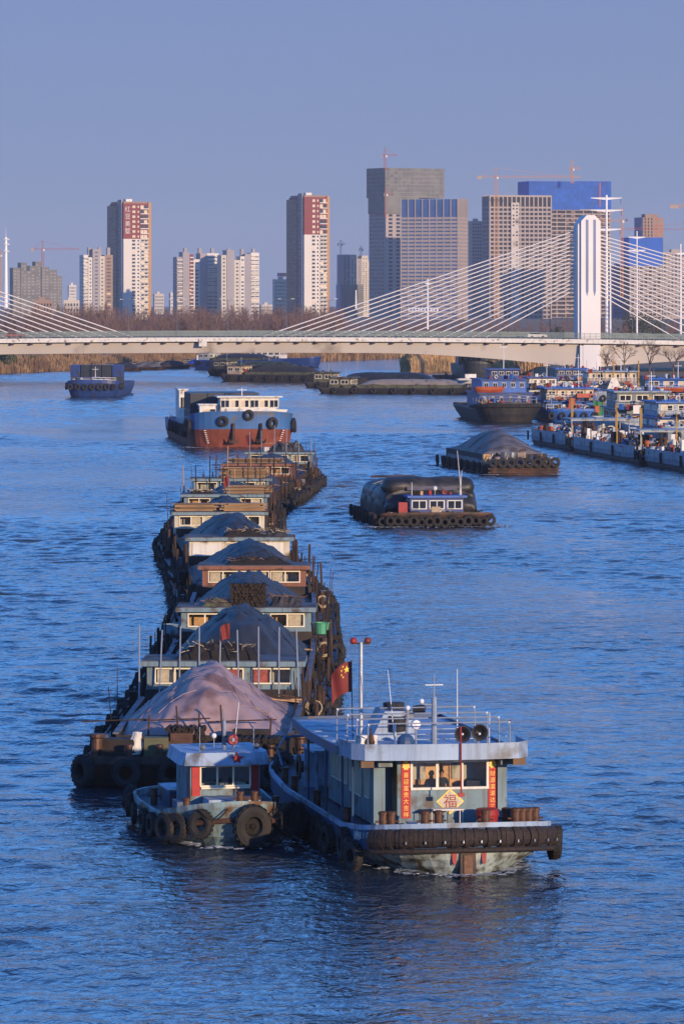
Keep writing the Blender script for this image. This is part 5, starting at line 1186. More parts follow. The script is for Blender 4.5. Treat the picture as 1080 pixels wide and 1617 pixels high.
# ================================================================ OTHER VESSELS
_w = MB(); _w.box(-.5,.5,-.05,.02,-.5,.5,0); _w.box(-.43,.43,-.06,-.051,-.40,.40,1); _w.box(-.03,.03,-.075,-.061,-.40,.40,0)
WIN = {k: _w.mesh('window',[M[k],M['darkglass']]) for k in ('frame','white')}
_w2 = MB(); _w2.box(-.5,.5,-.05,.02,-.5,.5,0); _w2.box(-.43,.43,-.06,-.051,-.40,.40,1); _w2.box(-.43,.05,-.066,-.061,-.40,.40,2)
WIN['lit'] = _w2.mesh('window',[M['frame'],M['darkglass'],M['curtain']])  # window variant with a curtain across about half the pane
def house(t, x0,x1,y0,y1,z0,z1, wallm, roofm, nf=4, nl=0, over=.5, wz=(.42,.82), wk='frame', name='deckhouse', gap=.72, wl=None):
    mb = MB(); mb.box(x0,x1,y0,y1,z0,z1); h = mb.build(name,M[wallm],t)
    rf = MB(); rf.box(x0-over,x1+over,y0-over*1.3,y1+over,z1+.002,z1+.2); rf.build('roof',M[roofm],h)
    zc, zh = z0+(z1-z0)*(wz[0]+wz[1])/2, (z1-z0)*(wz[1]-wz[0]); rr = random.Random(int(x0*31+y0*7+z1*11))
    for i in range(nf):
        q = (x1-x0)/nf; inst(WIN['lit' if wk=='frame' and rr.random()<.4 else wk],'window',h,(x0+q*(i+.5),y0,zc),(0,0,0),(q*gap,1,zh))
    for i in range(nl):
        q = (y1-y0)/nl; inst(WIN[wk],'window',h,(x0,y0+q*(i+.5),zc),(0,0,-math.pi/2),(q*gap,1,zh))
    return h
def rail(t, pts, h=1.0, m='pipe', step=1.6, name='railing'):
    mb = MB()
    for a,b in zip(pts[:-1],pts[1:]):
        a,b = Vector(a),Vector(b); l = (b-a).length; n = max(1,int(l/step))
        for q in (.5,1.0): mb.tube(a+Vector((0,0,h*q)),b+Vector((0,0,h*q)),.035,.035,4)
        for i in range(n+1): p = a.lerp(b,i/n); mb.tube(p,p+Vector((0,0,h)),.035,.035,4)
    return mb.build(name,M[m],t)
def gear(t, x0,x1,y0,y1,z,n,seed,pal=('clutter','rust','white','orange','boatblue','redpaint','boatgrey','yellowpost'),hmax=1.4):
    """loose deck gear: drums, boxes, pipes, hoops"""
    r = random.Random(seed); d = {}
    for i in range(n):
        m = r.choice(pal); mb = d.setdefault(m,MB()); x,y = r.uniform(x0,x1),r.uniform(y0,y1); k = r.randint(0,4); h = r.uniform(.3,hmax)
        if k == 0: mb.obox((x,y,z+h/2),(r.uniform(.3,1),r.uniform(.3,1),h),r.uniform(0,3))
        elif k == 1: mb.tube((x,y,z),(x,y,z+h),r.uniform(.15,.4),None,8)
        elif k == 2: mb.tube((x,y,z+.2),(x+r.uniform(-1.5,1.5),y+r.uniform(-1,1),z+h),.07,.07,5)
        elif k == 3: mb.ball((x,y,z+h*.3),h*.4,8,5)
        else: mb.torus((x,y,z+h*.5),h*.35,.08,10,5)
    for m,mb in d.items(): o = mb.build('deck_gear',M[m],t); o['kind'] = 'stuff'
def vessel(name, label, cat, loc, rz, L, Bm, fb, hm, dm='walkway', bl=3, bp=2.4, boot=None, bul=.5, sheer=.8, group=None, flare=.88):
    t = thing(name,label,cat,loc,rz,group); hw = Bm/2
    z = lambda y: fb + sheer*max(0,1-y/(L*.22))**1.6
    mb = MB(); hull(mb,L,bl,bp,2,4,[(-.8,hw*flare*.85,bl*.5,.8),(.15,hw*flare,bl*.28,.5),(lambda y: z(y)*.5,hw*(flare+1)/2,bl*.12,.2),(lambda y: z(y),hw,0,0),(lambda y: z(y)+bul,hw,0,0),(lambda y: z(y)+bul,hw-.14,.14,.14),(lambda y: z(y),hw-.15,.15,.15)],[1 if boot else 0,1 if boot else 0,0,0,2,2],3,7)
    mb.build('hull',[M[hm],M[boot or hm],M[hm],M[dm]],t)
    return t, z
def tyres_side(t, side, hw, ys, z, s=1.1):
    for y in ys: tyre(t,(side*(hw+.15),y,z),math.pi/2,s)
def mast(t, x,y,z,h,m='whitepipe',cross=True,r=.08):
    mb = MB(); mb.tube((x,y,z),(x,y,z+h),r,r*.6,6)
    if cross: mb.box(x-.7,x+.7,y-.04,y+.04,z+h*.75,z+h*.75+.08)
    return mb.build('mast',M[m],t)

# ---------------------------------------------------------------- rust-red and blue cargo ship with its wheelhouse forward
p = P(384,708); SRZ = math.radians(6.0)
t = thing('cargo_ship','big cargo ship with blue and rust-red bow and white wheelhouse forward','cargo ship',p,SRZ)
hw = 7.6; L = 58
zb = lambda y: 2.6 + 2.3*max(0,1-y/14)**.8
mb = MB(); hull(mb,L,5.5,2.7,3,5,[(-1,hw*.86,3,1),(.15,hw*.95,1.3,.6),(lambda y: .40*zb(y)+.25,hw*.985,.5,.2),(lambda y: .52*zb(y)+.25,hw*.992,.3,.1),(lambda y: zb(y),hw,0,0),(lambda y: zb(y)+.45,hw+.05,-.1,0),(lambda y: zb(y)+.45,hw-.12,.15,.15),(lambda y: zb(y)-.3,hw-.13,.16,.16)],[1,1,1,0,0,0,0],2,9)
mb.build('hull',[M['shipblue'],M['shiprust'],M['walkway']],t)
def sbow(x): return 5.5*(1-(1-min(.999,abs(x)/hw)**2.7)**(1/2.7))
for (x,z,s) in ((-2.9,3.9,1.4),(.8,4.8,1.4),(4.3,3.6,1.4)): tyre(t,(x,sbow(x)-.25,z),math.copysign(.16*abs(x),-x)*-1*.5,s,.1)
for s in (-1,1):
    for j in range(2): tyre(t,(s*(hw+.1),3.4+j*2.2,3.2),math.pi/2-s*.3,1.7)
for y in (9,13,17,22,28,35,42): tyre(t,(-hw-.2,y,2.2),math.pi/2,1.5)
for x in (-1.35,2.6):
    a = MB(); y = sbow(x)-.12; a.box(x-.16,x+.16,y-.1,y+.4,.9,3.6); a.box(x-.65,x+.65,y-.14,y+.3,.75,1.05); a.prismy([(x-.65,.9),(x-.3,.9),(x-.75,1.5)],y-.12,y+.1); a.prismy([(x+.65,.9),(x+.3,.9),(x+.75,1.5)],y-.12,y+.1); a.build('anchor',M['rust' if x<0 else 'clutter'],t)
for x in (-4.9,5.4):
    for i in range(7): m_ = MB(); z = .7+i*.3; q = x-(i*.09*(1 if x<0 else -1)); m_.box(q-.14,q+.14,sbow(x)-.05+.9-.13*i,sbow(x)+1.1-.1*i,z,z+.09); m_.build('draught_mark',M['white'],t)
h1 = house(t,-2.9,5.6,4.9,9.5,zb(5)-.3,zb(5)+3.0,'white','white',0,0,.5)
for i in range(6): inst(WIN['lit' if i in (1,2,4) else 'white'],'window',h1,(-2.2+i*1.42,4.9,zb(5)+2.1),(0,0,0),(1.32,1,1.2))
house(t,5.62,6.9,6.5,9.5,zb(5)-.6,zb(5)+1.0,'white','white',0,0,.1); house(t,-5.8,-3.0,6.0,9.5,zb(6)-.6,zb(6)+2.0,'white','white',1,1,.2)
rail(t,[(-5.5,4.5,zb(4)),(-3,2.2,zb(2)),(0,1.2,zb(1)),(3,2.2,zb(2)),(5.5,4.5,zb(4))],.8)
mast(t,.5,8,zb(8)+3.4,1.4); gear(t,-3,4,5.2,5.6,zb(5)+.7,9,3,('wood','redpaint','gold','cabincream'),.9)
_c = MB(); _c.box(-1.22,1.22,-3,3,0,2.55)
for i in range(15): y = -2.9+i*.4; _c.box(-1.27,-1.22,y,y+.2,.08,2.45); 
for i in range(8): x = -1.15+i*.3; _c.box(x,x+.15,-3.05,-3.0,.08,2.45)
CONT = {k: _c.mesh('container',[M[k]]) for k in ('contdark','boatdeep','dkred','dkgreen')}
def container(label, loc, rz, m, group, cs=1.0): return tag(inst(CONT[m],'shipping_container',None,loc,(0,0,rz),(cs,1,1)),label,'container',group)
Rm = Matrix.Rotation(SRZ,3,'Z')
NTH = ['leftmost','second from left','middle','fourth from left','rightmost']
for j in range(2):
    for i in range(4):
        for lv in range(2): container('dark steel container on the rust-red ship, %s row, %s, %s' % (('front','back')[j],('lower','upper')[lv],('leftmost','second from left','third from left','rightmost')[i]),p+Rm@Vector((-5.6+i*2.55,14+j*6.4,2.6+lv*2.58)),SRZ,'contdark','containers on the rust-red ship')
house(t,-6.6,-5.4,38,46,2.6,7.6,'white','white',1,0,.2); house(t,-5,5,46,54,2.6,6.5,'white','white',0,0,.3)
rail(t,[(-7.4,8,3.6),(-7.4,22,2.8),(-7.4,50,2.7)],.9,'pipe',2.2)

# ---------------------------------------------------------------- dark blue container boat at left
p = P(146,627); crz = math.radians(-2)
t, z = vessel('container_boat','dark blue container boat approaching at far left below the bridge','container boat',p,crz,44,11.6,2.0,'boatdeep','walkway',4,3,None,.8,1.0)
for i in range(7): tyre(t,(-4.8+i*1.6,-.1+.3*abs(i-3)**1.3*.25,2.2),0,1.2)
for s in (-1,1): tyres_side(t,s,5.8,(3,6,9),2.3,1.3)
house(t,-3.4,3.2,5.5,9,2.2,4.0,'boatgrey','boatdeep',5,0,.3,wk='white'); rail(t,[(-5,3,3.2),(0,1.2,3.4),(5,3,3.2)],.9)
gear(t,-4.5,4.5,2.0,5.3,2.6,30,5,('white','boatgrey','redpaint','tan','boatdeep'),1.6)
rc = random.Random(2); Rm = Matrix.Rotation(crz,3,'Z')
for i in range(5):
    for lv in range(2):
        m_ = ('contdark','boatdeep','dkred','contdark','boatdeep','contdark','dkred','contdark','contdark','boatdeep')[i*2+lv]
        container('%s container, %s layer, %s, on the dark blue boat' % ({'contdark':'dark grey','boatdeep':'navy','dkred':'dark red','dkgreen':'green'}[m_],('lower','upper')[lv],NTH[i]),p+Rm@Vector((-4.6+i*2.3,13,1.7+lv*2.58)),crz,m_,'containers on the dark blue boat',.87)
mast(t,0,8,4,2.5)

# ---------------------------------------------------------------- black-wrapped barge (right of the train)
p = P(690,833); brz = math.radians(6.5)
t, z = vessel('cargo_barge','barge loaded with black wrapped rolls and a small blue cabin at its bow','barge',p,brz,24,11.2,.75,'darkhull','walkway',2.2,4,None,.2,.5)
_r = random.Random(9)
for i in range(15): tyre(t,(-5.2+i*.74,-.15+(.45 if abs(i-7)>6 else 0),.55+_r.uniform(-.1,.12)),_r.uniform(-.2,.2),_r.uniform(.75,.95))
for y in (1.5,3.2,5,7.5,10,12.5,15,18,21): tyre(t,(-5.75,y,.7),math.pi/2,1.05)
h = house(t,-2.35,2.75,1.6,4.6,.75,2.75,'boatdeep','boatblue',3,1,.3,(.45,.88),'white',gap=.86)
MB().box(-.35,.55,1.5,1.58,.8,1.9).build('bow_locker',M['tan'],t); MB().box(-3.4,-2.5,2.0,2.9,.75,2.3).build('red_locker',M['redpaint'],t)
for x0,x1 in ((-2.2,-.5),(.7,2.4)): MB().box(x0,x1,.9,1.1,.75,1.25).build('bulwark_panel',M['tugwall'],t)
gear(t,-4.8,4.9,.8,1.5,.9,22,7,('rust','clutter','orange','rust','white'),.8); gear(t,-2,2.5,2,4,2.97,6,8,('redpaint','clutter','plank'),.5)
MB().ball((.1,2.3,3.6),.22,8,6).build('radar_dome',M['white'],t); MB().tube((.1,2.3,2.9),(.1,2.3,3.5),.05,.05,6).build('dome_post',M['pipe'],t)
for (x,lx,h_) in ((2.65,-.4,4.3),(2.5,.2,2.4),(-2.1,0,1.3)): MB().tube((x,2.4,2.9),(x+lx,2.4,2.9+h_),.04,.02,5).build('whip_antenna',M['whitepipe'],t)
cg = thing('wrapped_rolls','stack of huge black plastic-wrapped rolls on the barge with the small blue cabin','cargo',p,brz)
def sausage(x0,x1,y,zc,ry,rz_,seed):
    m = MB(); 
    def fn(u,v):
        a = 2*math.pi*v; e = (1-abs(2*u-1)**12)**.5; q = 1+.11*fbm(u*5+seed,math.cos(a)*1.5,math.sin(a)*1.5+seed)
        return (lerp(x0,x1,u)+.05*fbm(u*5,v*3,seed),y+ry*e*q*math.cos(a),zc+rz_*e*q*math.sin(a))
    m.grid(fn,34,18); return m.build('roll',M['tarpblack'],cg,True)
def load(u,v):     # sheeted body over stacked bales: bulging courses, sagging sheet
    a = math.pi*u; cx_, sz_ = -math.cos(a), math.sin(a)
    w_ = 4.75*math.copysign(abs(cx_)**.42,cx_); zz = .8+3.05*abs(sz_)**.42; yy = lerp(5.6,21.5,v)
    lump = .26*abs(math.sin(zz*2.5+.3))+.16*math.sin(yy*1.15+w_*.4)+.22*fbm(w_*.35,yy*.3,2)+.08*fbm(w_*1.6+zz,yy*1.3,5)
    e = min(1,(v*9))**.6*min(1,((1-v)*9))**.6
    return (w_*(.9+.1*e)+math.copysign(lump*.5,w_)*(1-abs(sz_)), yy, .8+(zz-.8)*(.78+.22*e)+lump*abs(sz_)*.6)
m = MB(); m.grid(load,56,60); m.build('sheeting',M['tarpblack'],cg,True)
m = MB(); m.grid(lambda u,v:(lambda q:(q[0],5.62-.9*math.sin(math.pi*min(1,v*1.15))-.25*abs(math.sin(q[2]*2.6))+.12*fbm(u*7,v*6,3),lerp(.8,q[2],v)))(load(u,.012)),40,14); m.build('front_sheeting',M['tarpblack'],cg,True)
sausage(-4.5,4.6,7.2,3.55,1.7,1.0,3)
for v in (.2,.45,.7): mm = MB(); mm.path([tuple(Vector(load(u/24,v))+Vector((0,0,.05))) for u in range(25)],.035,4); mm.build('lashing_rope',M['rope'],cg)
MB().tube((-3.6,22.8,3.9),(.8,22.6,4.0),.1,.1,6).build('boom',M['rust'],t); MB().tube((.8,22.6,.8),(.8,22.6,4.05),.1,.1,6).build('boom_post',M['rust'],t)
mb = MB(); mb.grid(lambda u,v:(lerp(-2.2,2.6,u),4.9+v*.6,3.3+.35*v+.06*fbm(u*6,v*4)),14,4); mb.build('front_sheet',M['tarpgrey'],cg,True)

# ---------------------------------------------------------------- grey-tarpaulin barge
fl = P(768,750,0); p = Vector((22.3,543,0)); brz = math.radians(9.5)
t, z = vessel('cargo_barge','square-ended barge with a big grey tarpaulin heap and a row of stern tyres','barge',p,brz,33,8.8,1.0,'rust','walkway',.6,6,None,.25,.1,flare=.98)
for i in range(8): tyre(t,(-3.9+i*1.1,-.25,1.5),0,1.15 if i else 1.0)
for i in range(2): MB().box(-4.55,4.5,-.14,-.04,.25+.45*i,.4+.45*i).build('rubbing_beam',M['rust'],t)
for y in (2,4.5,8,12,16,20,24,28,32): tyre(t,(-4.75,y,.8),math.pi/2,1.1)
gear(t,-4.2,4.2,.8,4.5,1.2,34,12,('rust','clutter','plank','white','olive','rust','tan','boatblue'),1.5)
for x in (-1.9,-1.1): q = MB(); q.lathe([(0,0),(.55,0),(.55,1.5),(.5,1.55),(0,1.6)],(x,2.2,1.2),14); q.build('water_tank',M['steel'],t)
q = MB(); q.path([(0,3.2,1.3),(0,3.2,2.6),(.2,3.2,2.9),(.9,3.2,3.0)],.14,7); q.build('exhaust_pipe',M['rust'],t)
rail(t,[(-4.4,.4,1.3),(4.4,.4,1.3)],1.0,'rust',1.0); 
q = MB(); q.box(-4.0,4.0,5.2,30,1.2,2.35); q.build('hold_coaming',M['coaming'],t)
cg = thing('cargo_heap','large grey tarpaulin mound on the square-ended barge','cargo heap',p,brz)
def gh(u,v):
    x = u*2-1; vv = v*2-1; e = (1-abs(x)**2.6)*(1-abs(vv)**3.0); s_ = .06*math.sin(math.atan2(vv,x)*16)*(1-e)+.08*fbm(u*4,v*7,3)
    ed = max(abs(x),abs(vv)); zz = 2.3+2.7*max(0,1-abs(x)**1.6)*max(0,1-abs(vv)**2.2)+s_
    if ed > .9: zz -= (ed-.9)*11
    return (x*4.15,5.4+v*24,zz)
m = MB(); m.grid(gh,40,60); m.build('tarpaulin',M['tarpgrey'],cg,True)
for v in (.1,.25,.45,.7): mm = MB(); mm.path([tuple(Vector(gh(u/16,v))+Vector((0,0,.04))) for u in range(17)],.03,4); mm.build('lashing_rope',M['clutter'],cg)

# ---------------------------------------------------------------- moored boats at right
GM = 'boats moored along the right bank'
p = P(806,668); drz = math.radians(5)
t, z = vessel('workboat','black-hulled workboat with blue superstructure and an orange lifeboat, left of the moored group','workboat',p,drz,40,11.4,2.2,'blackhull','walkway',5,2.2,None,.5,.9,GM,.78)
mb = MB(); mb.path([(x*1.01,y-.1,3.0-.03*y) for x,y in [(-a,b) for a,b in plan(40,5.7,5,2.2,2,4)[:9][::-1]]+plan(40,5.7,5,2.2,2,4)[:9]],.35,6); mb.build('rubbing_strake',M['tyre'],t)
house(t,-4.6,4.6,6.5,26,2.2,4.9,'boatdeep','boatdeep',6,0,.3,wk='white',gap=.3); house(t,-4,3.8,8.5,24,5.1,7.2,'boatblue','boatdeep',5,0,.3,wk='white',gap=.5); house(t,-2,3,12,20,7.4,9.0,'boatdeep','boatdeep',4,0,.5,wk='white')
MB().box(-4.6,4.6,6.3,6.4,2.75,3.15).build('white_trim',M['white'],t)
rail(t,[(-5.6,8,3.1),(-5,4,3.4),(0,1,4.0),(5,4,3.4),(5.6,8,3.1)],1.0); gear(t,-4.5,4.5,4,8,2.9,22,21); mast(t,.5,14,9.2,5); gear(t,-3.5,3.5,10,20,7.4,18,22,('white','boatgrey','redpaint','boatblue'),1.3)
lb = thing('lifeboat','orange lifeboat slung on the black-hulled workboat','lifeboat',p+Matrix.Rotation(drz,3,'Z')@Vector((-.2,6.4,5.15)),drz+math.pi/2)
m = MB(); hull(m,5.6,1.6,2,1.6,2,[(0,.45,.6,.6),(.5,.85,.15,.15),(.95,.95,0,0)],[0,0],0); m.build('hull',M['orange'],lb); MB().box(-.8,.8,.6,5,.96,1.02).build('cover',M['orange'],lb)
fb_ = thing('speedboat','small white motorboat carried behind the black-hulled workboat','motorboat',p+Vector((-2.5,34,6.2)),drz+math.pi/2)
m = MB(); hull(m,6,2.5,1.8,1,4,[(0,.5,1,.2),(.6,1.0,.2,0),(.9,1.1,0,0)],[0,0],0); m.build('hull',M['white'],fb_); MB().box(-.7,.7,2.5,4.5,.92,1.7).build('cabin',M['white'],fb_)

def decker(label, px, py, w_, rz, hm, walls, roofm, lv, L=34, fb=1.5, seed=0, extra=None, boot=None):
    p_ = P(px,py); t, z = vessel('houseboat',label,'boat',p_,math.radians(rz),L,w_,fb,hm,'walkway',3,3.2,boot,.4,.5,GM)
    zz = fb
    for i,(m,hh,nf,ins) in enumerate(lv):
        house(t,-w_/2+ins,w_/2-ins,3.5+ins*1.5+i*.6,20-i*2,zz,zz+hh,m,roofm,nf,2,.55,(.42,.84)); 
        rail(t,[(-w_/2+ins*.5,3+i*.5,zz+(.2 if i else .5)),(w_/2-ins*.5,3+i*.5,zz+(.2 if i else .5))],1.0,'whitepipe' if seed%2 else 'pipe',1.2); zz += hh+.22
    gear(t,-w_/2+.5,w_/2-.5,.8,3.2,fb+.2,46,30+seed); gear(t,-w_/2+.3,w_/2-.3,2.2,3.4,fb+2.2,14,70+seed,hmax=1.0); gear(t,-w_/2+1,w_/2-1,4.5,14,zz,9,50+seed,('white','boatgrey','redpaint','clutter'),.9)
    for i in range(5): tyre(t,(-w_/2+.8+i*(w_-1.6)/4,-.1+.25*abs(i-2),fb*.75),0,1.15)
    mast(t,w_*.2,9,zz,3.0); mast(t,-w_*.3,5,zz,1.8,'pipe',False,.05); mast(t,w_*.4,2,fb,6.5,'pipe',False,.06)
    if seed%2: MB().tube((-w_*.4,2,fb),(-w_*.4,2,fb+5.5),.05,.04,5).build('flag_staff',M['pipe'],t); flag(t,(-w_*.4,2,fb+5.4),1.1,.8,seed,.5,False)
    for i in range(6): MB().box(-w_/2+.4+i*(w_-.8)/6,-w_/2+.4+i*(w_-.8)/6+.7,3.05,3.1,fb+.6,fb+1.5).build('rail_banner',M[('white','boatblue','tan','boatgrey','redpaint','boatdeep')[(i+seed)%6]],t)
    return t, p_, zz
t,p_,zz = decker('bright blue two-decked boat with blue roofs in the middle of the moored group',905,667,9.2,3,'boatblue',None,'boatblue',[('boatblue',2.0,0,.3),('tan',2.0,5,.5)],seed=1)
for x in (-2.6,1.6): MB().box(x-1.0,x+1.0,3.4,3.48,1.7,3.0).build('side_panel',M['tugwall'],t)
mm = MB(); mm.prismy([(-.8,1.6),(.8,1.6),(.45,4.2),(-.45,4.2)],2.2,2.9); mm.build('red_cone',M['cranered'],t)
mm = MB(); mm.grid(lambda u,v:(3.6+u*1.7,1.2+.15*math.sin(u*9),3.9-2.6*v-.5*u),8,6); mm.build('green_tarpaulin',M['green'],t)
mm = MB(); mm.obox((2.4,3.0,4.6),(3.4,.6,.7),.3); mm.build('orange_gear',M['cranered'],t)
t,p_,zz = decker('grey-green two-decked boat with balcony rails nearest on the right',1021,690,9.6,4,'boatgrey',None,'boatgrey',[('boatgreen',2.2,0,.6),('boatgreen',2.4,3,.8)],fb=2.0,seed=2)
mm = MB(); mm.prismy([(-.3,2.2),(.5,2.2),(.9,6.2),(.3,6.2),(.2,4.4)],1.4,1.8); mm.build('yellow_derrick',M['yellowpost'],t)
for x in (-1.4,1.6): MB().box(x-.6,x+.6,1.2,1.3,3.6,4.9).build('white_sheet',M['white'],t)
t,p_,zz = decker('tan two-decked boat with long window rows behind the grey-green one',970,641,10.6,2,'boatgrey',None,'boatgrey',[('white',2.2,3,.4),('tan',2.3,6,.4)],fb=2.0,seed=3)
mm = MB(); mm.prismy([(-1.4,3.4),(1.4,3.4),(.5,5.6),(-.5,5.6)],.9,1.5); mm.build('white_winch_cover',M['white'],t)
for x in (-.1,4.9): MB().tube((x,1.3,2),(x,1.3,9),.14,.14,6).build('yellow_post',M['yellowpost'],t)
decker('small boat with bright blue awnings farthest back near the bridge pier',905,628,7.4,0,'boatgrey',None,'boatblue',[('boatgrey',2.2,3,.4),('boatdeep',2.0,4,.6)],fb=1.6,seed=4)
t,p_,zz = decker('dark blue boat carrying an orange boat at the right picture edge',1056,655,9.2,-3,'boatdeep',None,'boatblue',[('boatdeep',2.2,3,.3),('boatblue',2.0,3,.5)],fb=2.0,seed=5)
mm = MB(); hull(mm,5.5,1.5,2,1.5,2,[(4.2,.5,.5,.5),(4.8,.9,0,0),(5.0,.9,0,0)],[0,0],0); o = mm.build('orange_dinghy',M['orange'],t); o.rotation_euler = (0,0,math.pi/2); o.location = (3,2.4,0)
decker('grey boat cut off by the right picture edge behind the low deck barges',1090,702,9.5,6,'boatgrey',None,'boatblue',[('boatdeep',2.0,3,.5),('boatgrey',2.0,3,.9)],fb=1.8,seed=6)
decker('white and blue boat squeezed between the workboat and the bright blue boat',862,645,6.5,5,'boatdeep',None,'boatdeep',[('boatgrey',2.0,3,.4),('white',1.9,3,.6)],fb=1.7,seed=7)
# low deck barges in line along the edge
def lowbarge(label, px, py, L, seed):
    e = P(px,py); a = math.radians(8.8); off = Matrix.Rotation(a,3,'Z')@Vector((4.6,0,0)); p_ = e+off+Vector((((seed*7)%3-1)*.9,0,0)); a += ((seed*5)%3-1)*.012
    t, z = vessel('deck_barge',label,'barge',p_,a,L-3,9.2,1.35,'boatgrey','walkway',2.6,2.6,'blackhull',.05,.7,GM,.94)
    b = MB(); b.box(-4.62,-4.5,3.4,L-5,1.3,2.3); b.box(-4.2,4.2,3.3,3.42,1.3,2.3); b.build('bulwark',M['boatgrey'],t)
    for i in range(4): b = MB(); y = 3+i*(L-6)/3; b.box(-4.85,-4.64,y-.25,y+.25,.6,2.0); b.build('side_fender',M['tyre'],t)
    for i in range(5): tyre(t,(-4.5+i*.8,-.15,1.3+.25*(i%2)),.2*(i-2),1.25)
    f = MB()
    for y in (2,8): f.box(-4.3,4.3,y,y+.2,4.2,4.4)
    for x in (-4.2,4.1):
        for y in (2,8): f.box(x,x+.12,y,y+.12,1.5,4.2)
    f.box(-4.4,4.4,1.8,8.4,4.4,4.5); f.build('awning',M['boatgrey'],t)
    gear(t,-4,4,2.2,L-3,1.6,int(L*5),seed); gear(t,-4,4,2.2,L-3,1.6,int(L*2),seed+5,('clutter','rust','boatgrey','white'),2.2)
    for i in range(max(2,int(L/12))): MB().tube((-3.2+(i%2)*1.5,6+i*8,1.5),(-3.2+(i%2)*1.5,6+i*8,7.2),.09,.08,6).build('yellow_post',M['yellowpost'],t)
    rp = MB(); rp.path([(-4.2+.35*i,-.3-.2*math.sin(i),2.3-.6*math.sin(i*.4)) for i in range(10)],.09,5); rp.build('mooring_rope',M['rope'],t)
    return t
lowbarge('low grey deck barge farthest along the moored line, gear on deck',892,712,34,71)
lowbarge('low grey deck barge in the middle of the moored line, yellow posts',1022,734.5,50,72)
lowbarge('low grey deck barge at the right picture edge, nearest of the moored line',1118,752,38,73)

# ---------------------------------------------------------------- barges in the middle distance
GB = 'barges lying under the bridge'
def midbarge(label, px, py, L, Bm, deg, fb, hm, cabm, tarp, seed, cabx=.12, load=1.6):
    p_ = P(px,py); t, z = vessel('cargo_barge',label,'barge',p_,math.radians(deg),L,Bm,fb,hm,'walkway',2,3,None,.25,.5,GB)
    r = random.Random(seed); h = house(t,-Bm*.38,Bm*.38,L*.80,L*.93,fb,fb+2.4,cabm,'roofgrey',3,2,.4)
    q = MB(); q.box(-Bm*.40,Bm*.40,L*.12,L*.76,fb,fb+.9); q.build('hold_coaming',M['olive' if seed%2 else 'coaming'],t)
    gear(t,-Bm*.4,Bm*.4,L*.02,L*.11,fb+.1,14,seed,('clutter','rust','clutter','olive','boatgrey'),1.5); gear(t,-Bm*.45,Bm*.45,L*.77,L*.97,fb+.1,16,seed+1,('clutter','rust','clutter','white','redpaint'),1.6)
    for s in (-1,1): tyres_side(t,s,Bm/2,[L*.05+i*L*.12 for i in range(8)],fb*.7,1.1)
    mast(t,0,L*.85,fb+2.5,2.2,'pipe')
    lab = label.split(',')[0]
    c = thing('cargo_heap','cargo covering on the %s' % lab,'cargo heap',p_,math.radians(deg))
    m = MB(); m.grid(lambda u,v:((u-.5)*Bm*.78,lerp(L*.13,L*.75,v),fb+.95+load*(1-abs(2*u-1)**2.2)*(1-abs(2*v-1)**6)+.12*fbm(u*4+seed,v*9,seed)),18,40); m.build('tarpaulin',M[tarp],c,True)
midbarge('long olive barge lying broadside in front of the bridge, tan cover',766,622,38,9.5,76,1.1,'blackhull','olive','tan',81,load=1.2)
midbarge('dark barge behind the olive one, black load',716,613,36,9.5,77,1.2,'blackhull','olive','tarpblack',82,load=1.6)
midbarge('dark hulled barge left of the olive one, near the bridge centre',523,603,30,9,66,1.6,'blackhull','tan','tarpdark',83,load=1.5)
midbarge('rust-brown barge under the bridge centre, cluttered deck',486,594,30,9,62,1.7,'blackhull','olive','olive',84,load=1.4)
midbarge('navy barge under the bridge left of centre, dark load',440,584,28,9,60,2.6,'boatdeep','boatgrey','tarpdark',85,load=1.2)
t,z = vessel('workboat','white-cabined boat glimpsed under the bridge centre','workboat',P(505,580),math.radians(70),26,8,2.4,'boatdeep','walkway',3,2.6,None,.4,.6,GB)
house(t,-3,3,12,22,2.4,5.6,'white','white',4,5,.3,wk='white')
for i,(px,py,tm,lab) in enumerate([(225,586,'tarpdark','dark small barge moored first from left at the reed bank'),(262,584,'tarpgrey','grey small barge moored second from left at the reed bank'),(300,582,'tarpdark','dark small barge moored third from left at the reed bank'),(344,579,'bluenet','small barge with a blue cover moored by the reed bank')]):
    p_ = P(px,py); t,z = vessel('cargo_barge',lab,'barge',p_,math.radians(78),11,5,.7,'darkhull','walkway',1.5,3,None,.2,.3,'small barges at the reed bank')
    m = MB(); m.grid(lambda u,v:((u-.5)*4.2,1.2+v*8.5,.75+1.7*(1-abs(2*u-1)**2)*(1-abs(2*v-1)**4)+.1*fbm(u*3+i,v*5,i)),12,20); m.build('cargo_cover',M[tm],t,True); house(t,-1.6,1.6,9.2,10.6,.7,2.2,'olive','roofgrey',1,1,.2)
t,z = vessel('cargo_ship','dark grey ship moored beneath the bridge beside the golden reeds','cargo ship',P(757,601),math.radians(4),40,8,3.2,'contdark','walkway',4,2.4,None,.8,1.2,GB)
house(t,-3,3,26,36,3.2,6.5,'boatgrey','boatgrey',4,2,.3); gear(t,-3,3,6,24,3.4,20,91)
p_ = P(735,598); t,z = vessel('pontoon','flat pale pontoon beside the golden reeds under the bridge','pontoon',p_,math.radians(84),9,7,.9,'boatgrey','walkway',.6,5,None,.1,0,GB); gear(t,-3,3,2,7,1.0,6,92,('boatgrey','white','clutter'),.8)

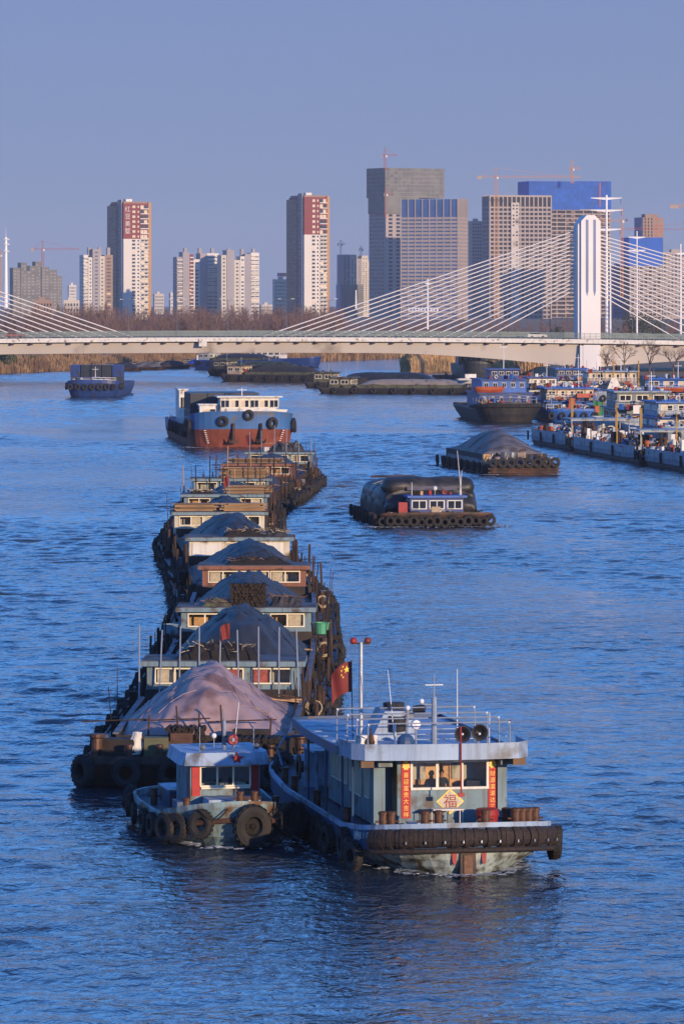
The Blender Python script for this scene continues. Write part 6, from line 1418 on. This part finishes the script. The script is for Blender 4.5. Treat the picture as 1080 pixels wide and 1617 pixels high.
# ---------------------------------------------------------------- foam at the bows under way
defm('foam', srgb(158,166,178), .8, .15, 3)
def foam(label, loc, rz, L, hw, bl, bp, n, spread, seed, far=.5):
    r = random.Random(seed); mb = MB(); pl = plan(L,hw,bl,bp,2,4,14); pl = [q for q in pl if q[1] < L*far]
    for i in range(n):
        k = min(len(pl)-2,int(r.random()**.8*(len(pl)-1))); s = r.choice((-1,1)); t = r.random(); x = lerp(pl[k][0],pl[k+1][0],t); y = lerp(pl[k][1],pl[k+1][1],t)
        d = r.random()**2*spread; dx,dy = pl[k+1][1]-pl[k][1],-(pl[k+1][0]-pl[k][0]); q = math.hypot(dx,dy) or 1; x += dx/q*d; y += dy/q*d; e = r.uniform(.03,.16)*(1.2-d/spread*.6)
        pts = [(s*(x+e*r.uniform(.6,1.4)*math.cos(a*1.05)*1.8),y+e*r.uniform(.6,1.4)*math.sin(a*1.05),.07+r.uniform(-.01,.04)) for a in range(6)]
        mb.add(pts,[tuple(range(6))])
    o = mb.build('foam',M['foam']); o.location = loc; o.rotation_euler = (0,0,rz); tag(o,label,'foam',kind='stuff')
foam('flecks of foam round the bow of the large tug',tl,TA,25,3.15,7.5,1.95,260,.9,1)
foam('flecks of foam round the bow of the small tug',sl_,SA,11,2.1,4.6,1.9,220,.8,2,.9)
foam('white churned water round the black-loaded barge',P(690,833),math.radians(6.5),24,5.6,2.2,4,420,1.8,3,.6)
foam('thin foam line along the bow of the rust-red ship',P(384,708),math.radians(6),58,7.3,5.5,2.7,260,1.6,4,.3)
foam('foam along the square stern of the grey-tarpaulin barge',Vector((22.3,543,0)),math.radians(9.5),33,4.5,.6,6,160,1.2,5,.5)
# ---------------------------------------------------------------- haze
def haze():
    mb = MB(); mb.box(-4600,4600,-420,9100,-3.0,165)
    m = bpy.data.materials.new('haze'); m.use_nodes = True; n = m.node_tree.nodes; n.remove(n['Principled BSDF'])
    v = n.new('ShaderNodeVolumePrincipled'); v.inputs['Color'].default_value = (.80,.86,1.0,1); v.inputs['Density'].default_value = .00005
    v.inputs['Anisotropy'].default_value = 0.0
    m.node_tree.links.new(v.outputs[0], n['Material Output'].inputs['Volume'])
    tag(mb.build('haze', m), kind='stuff', label='thin evening haze over the river and city')
haze()
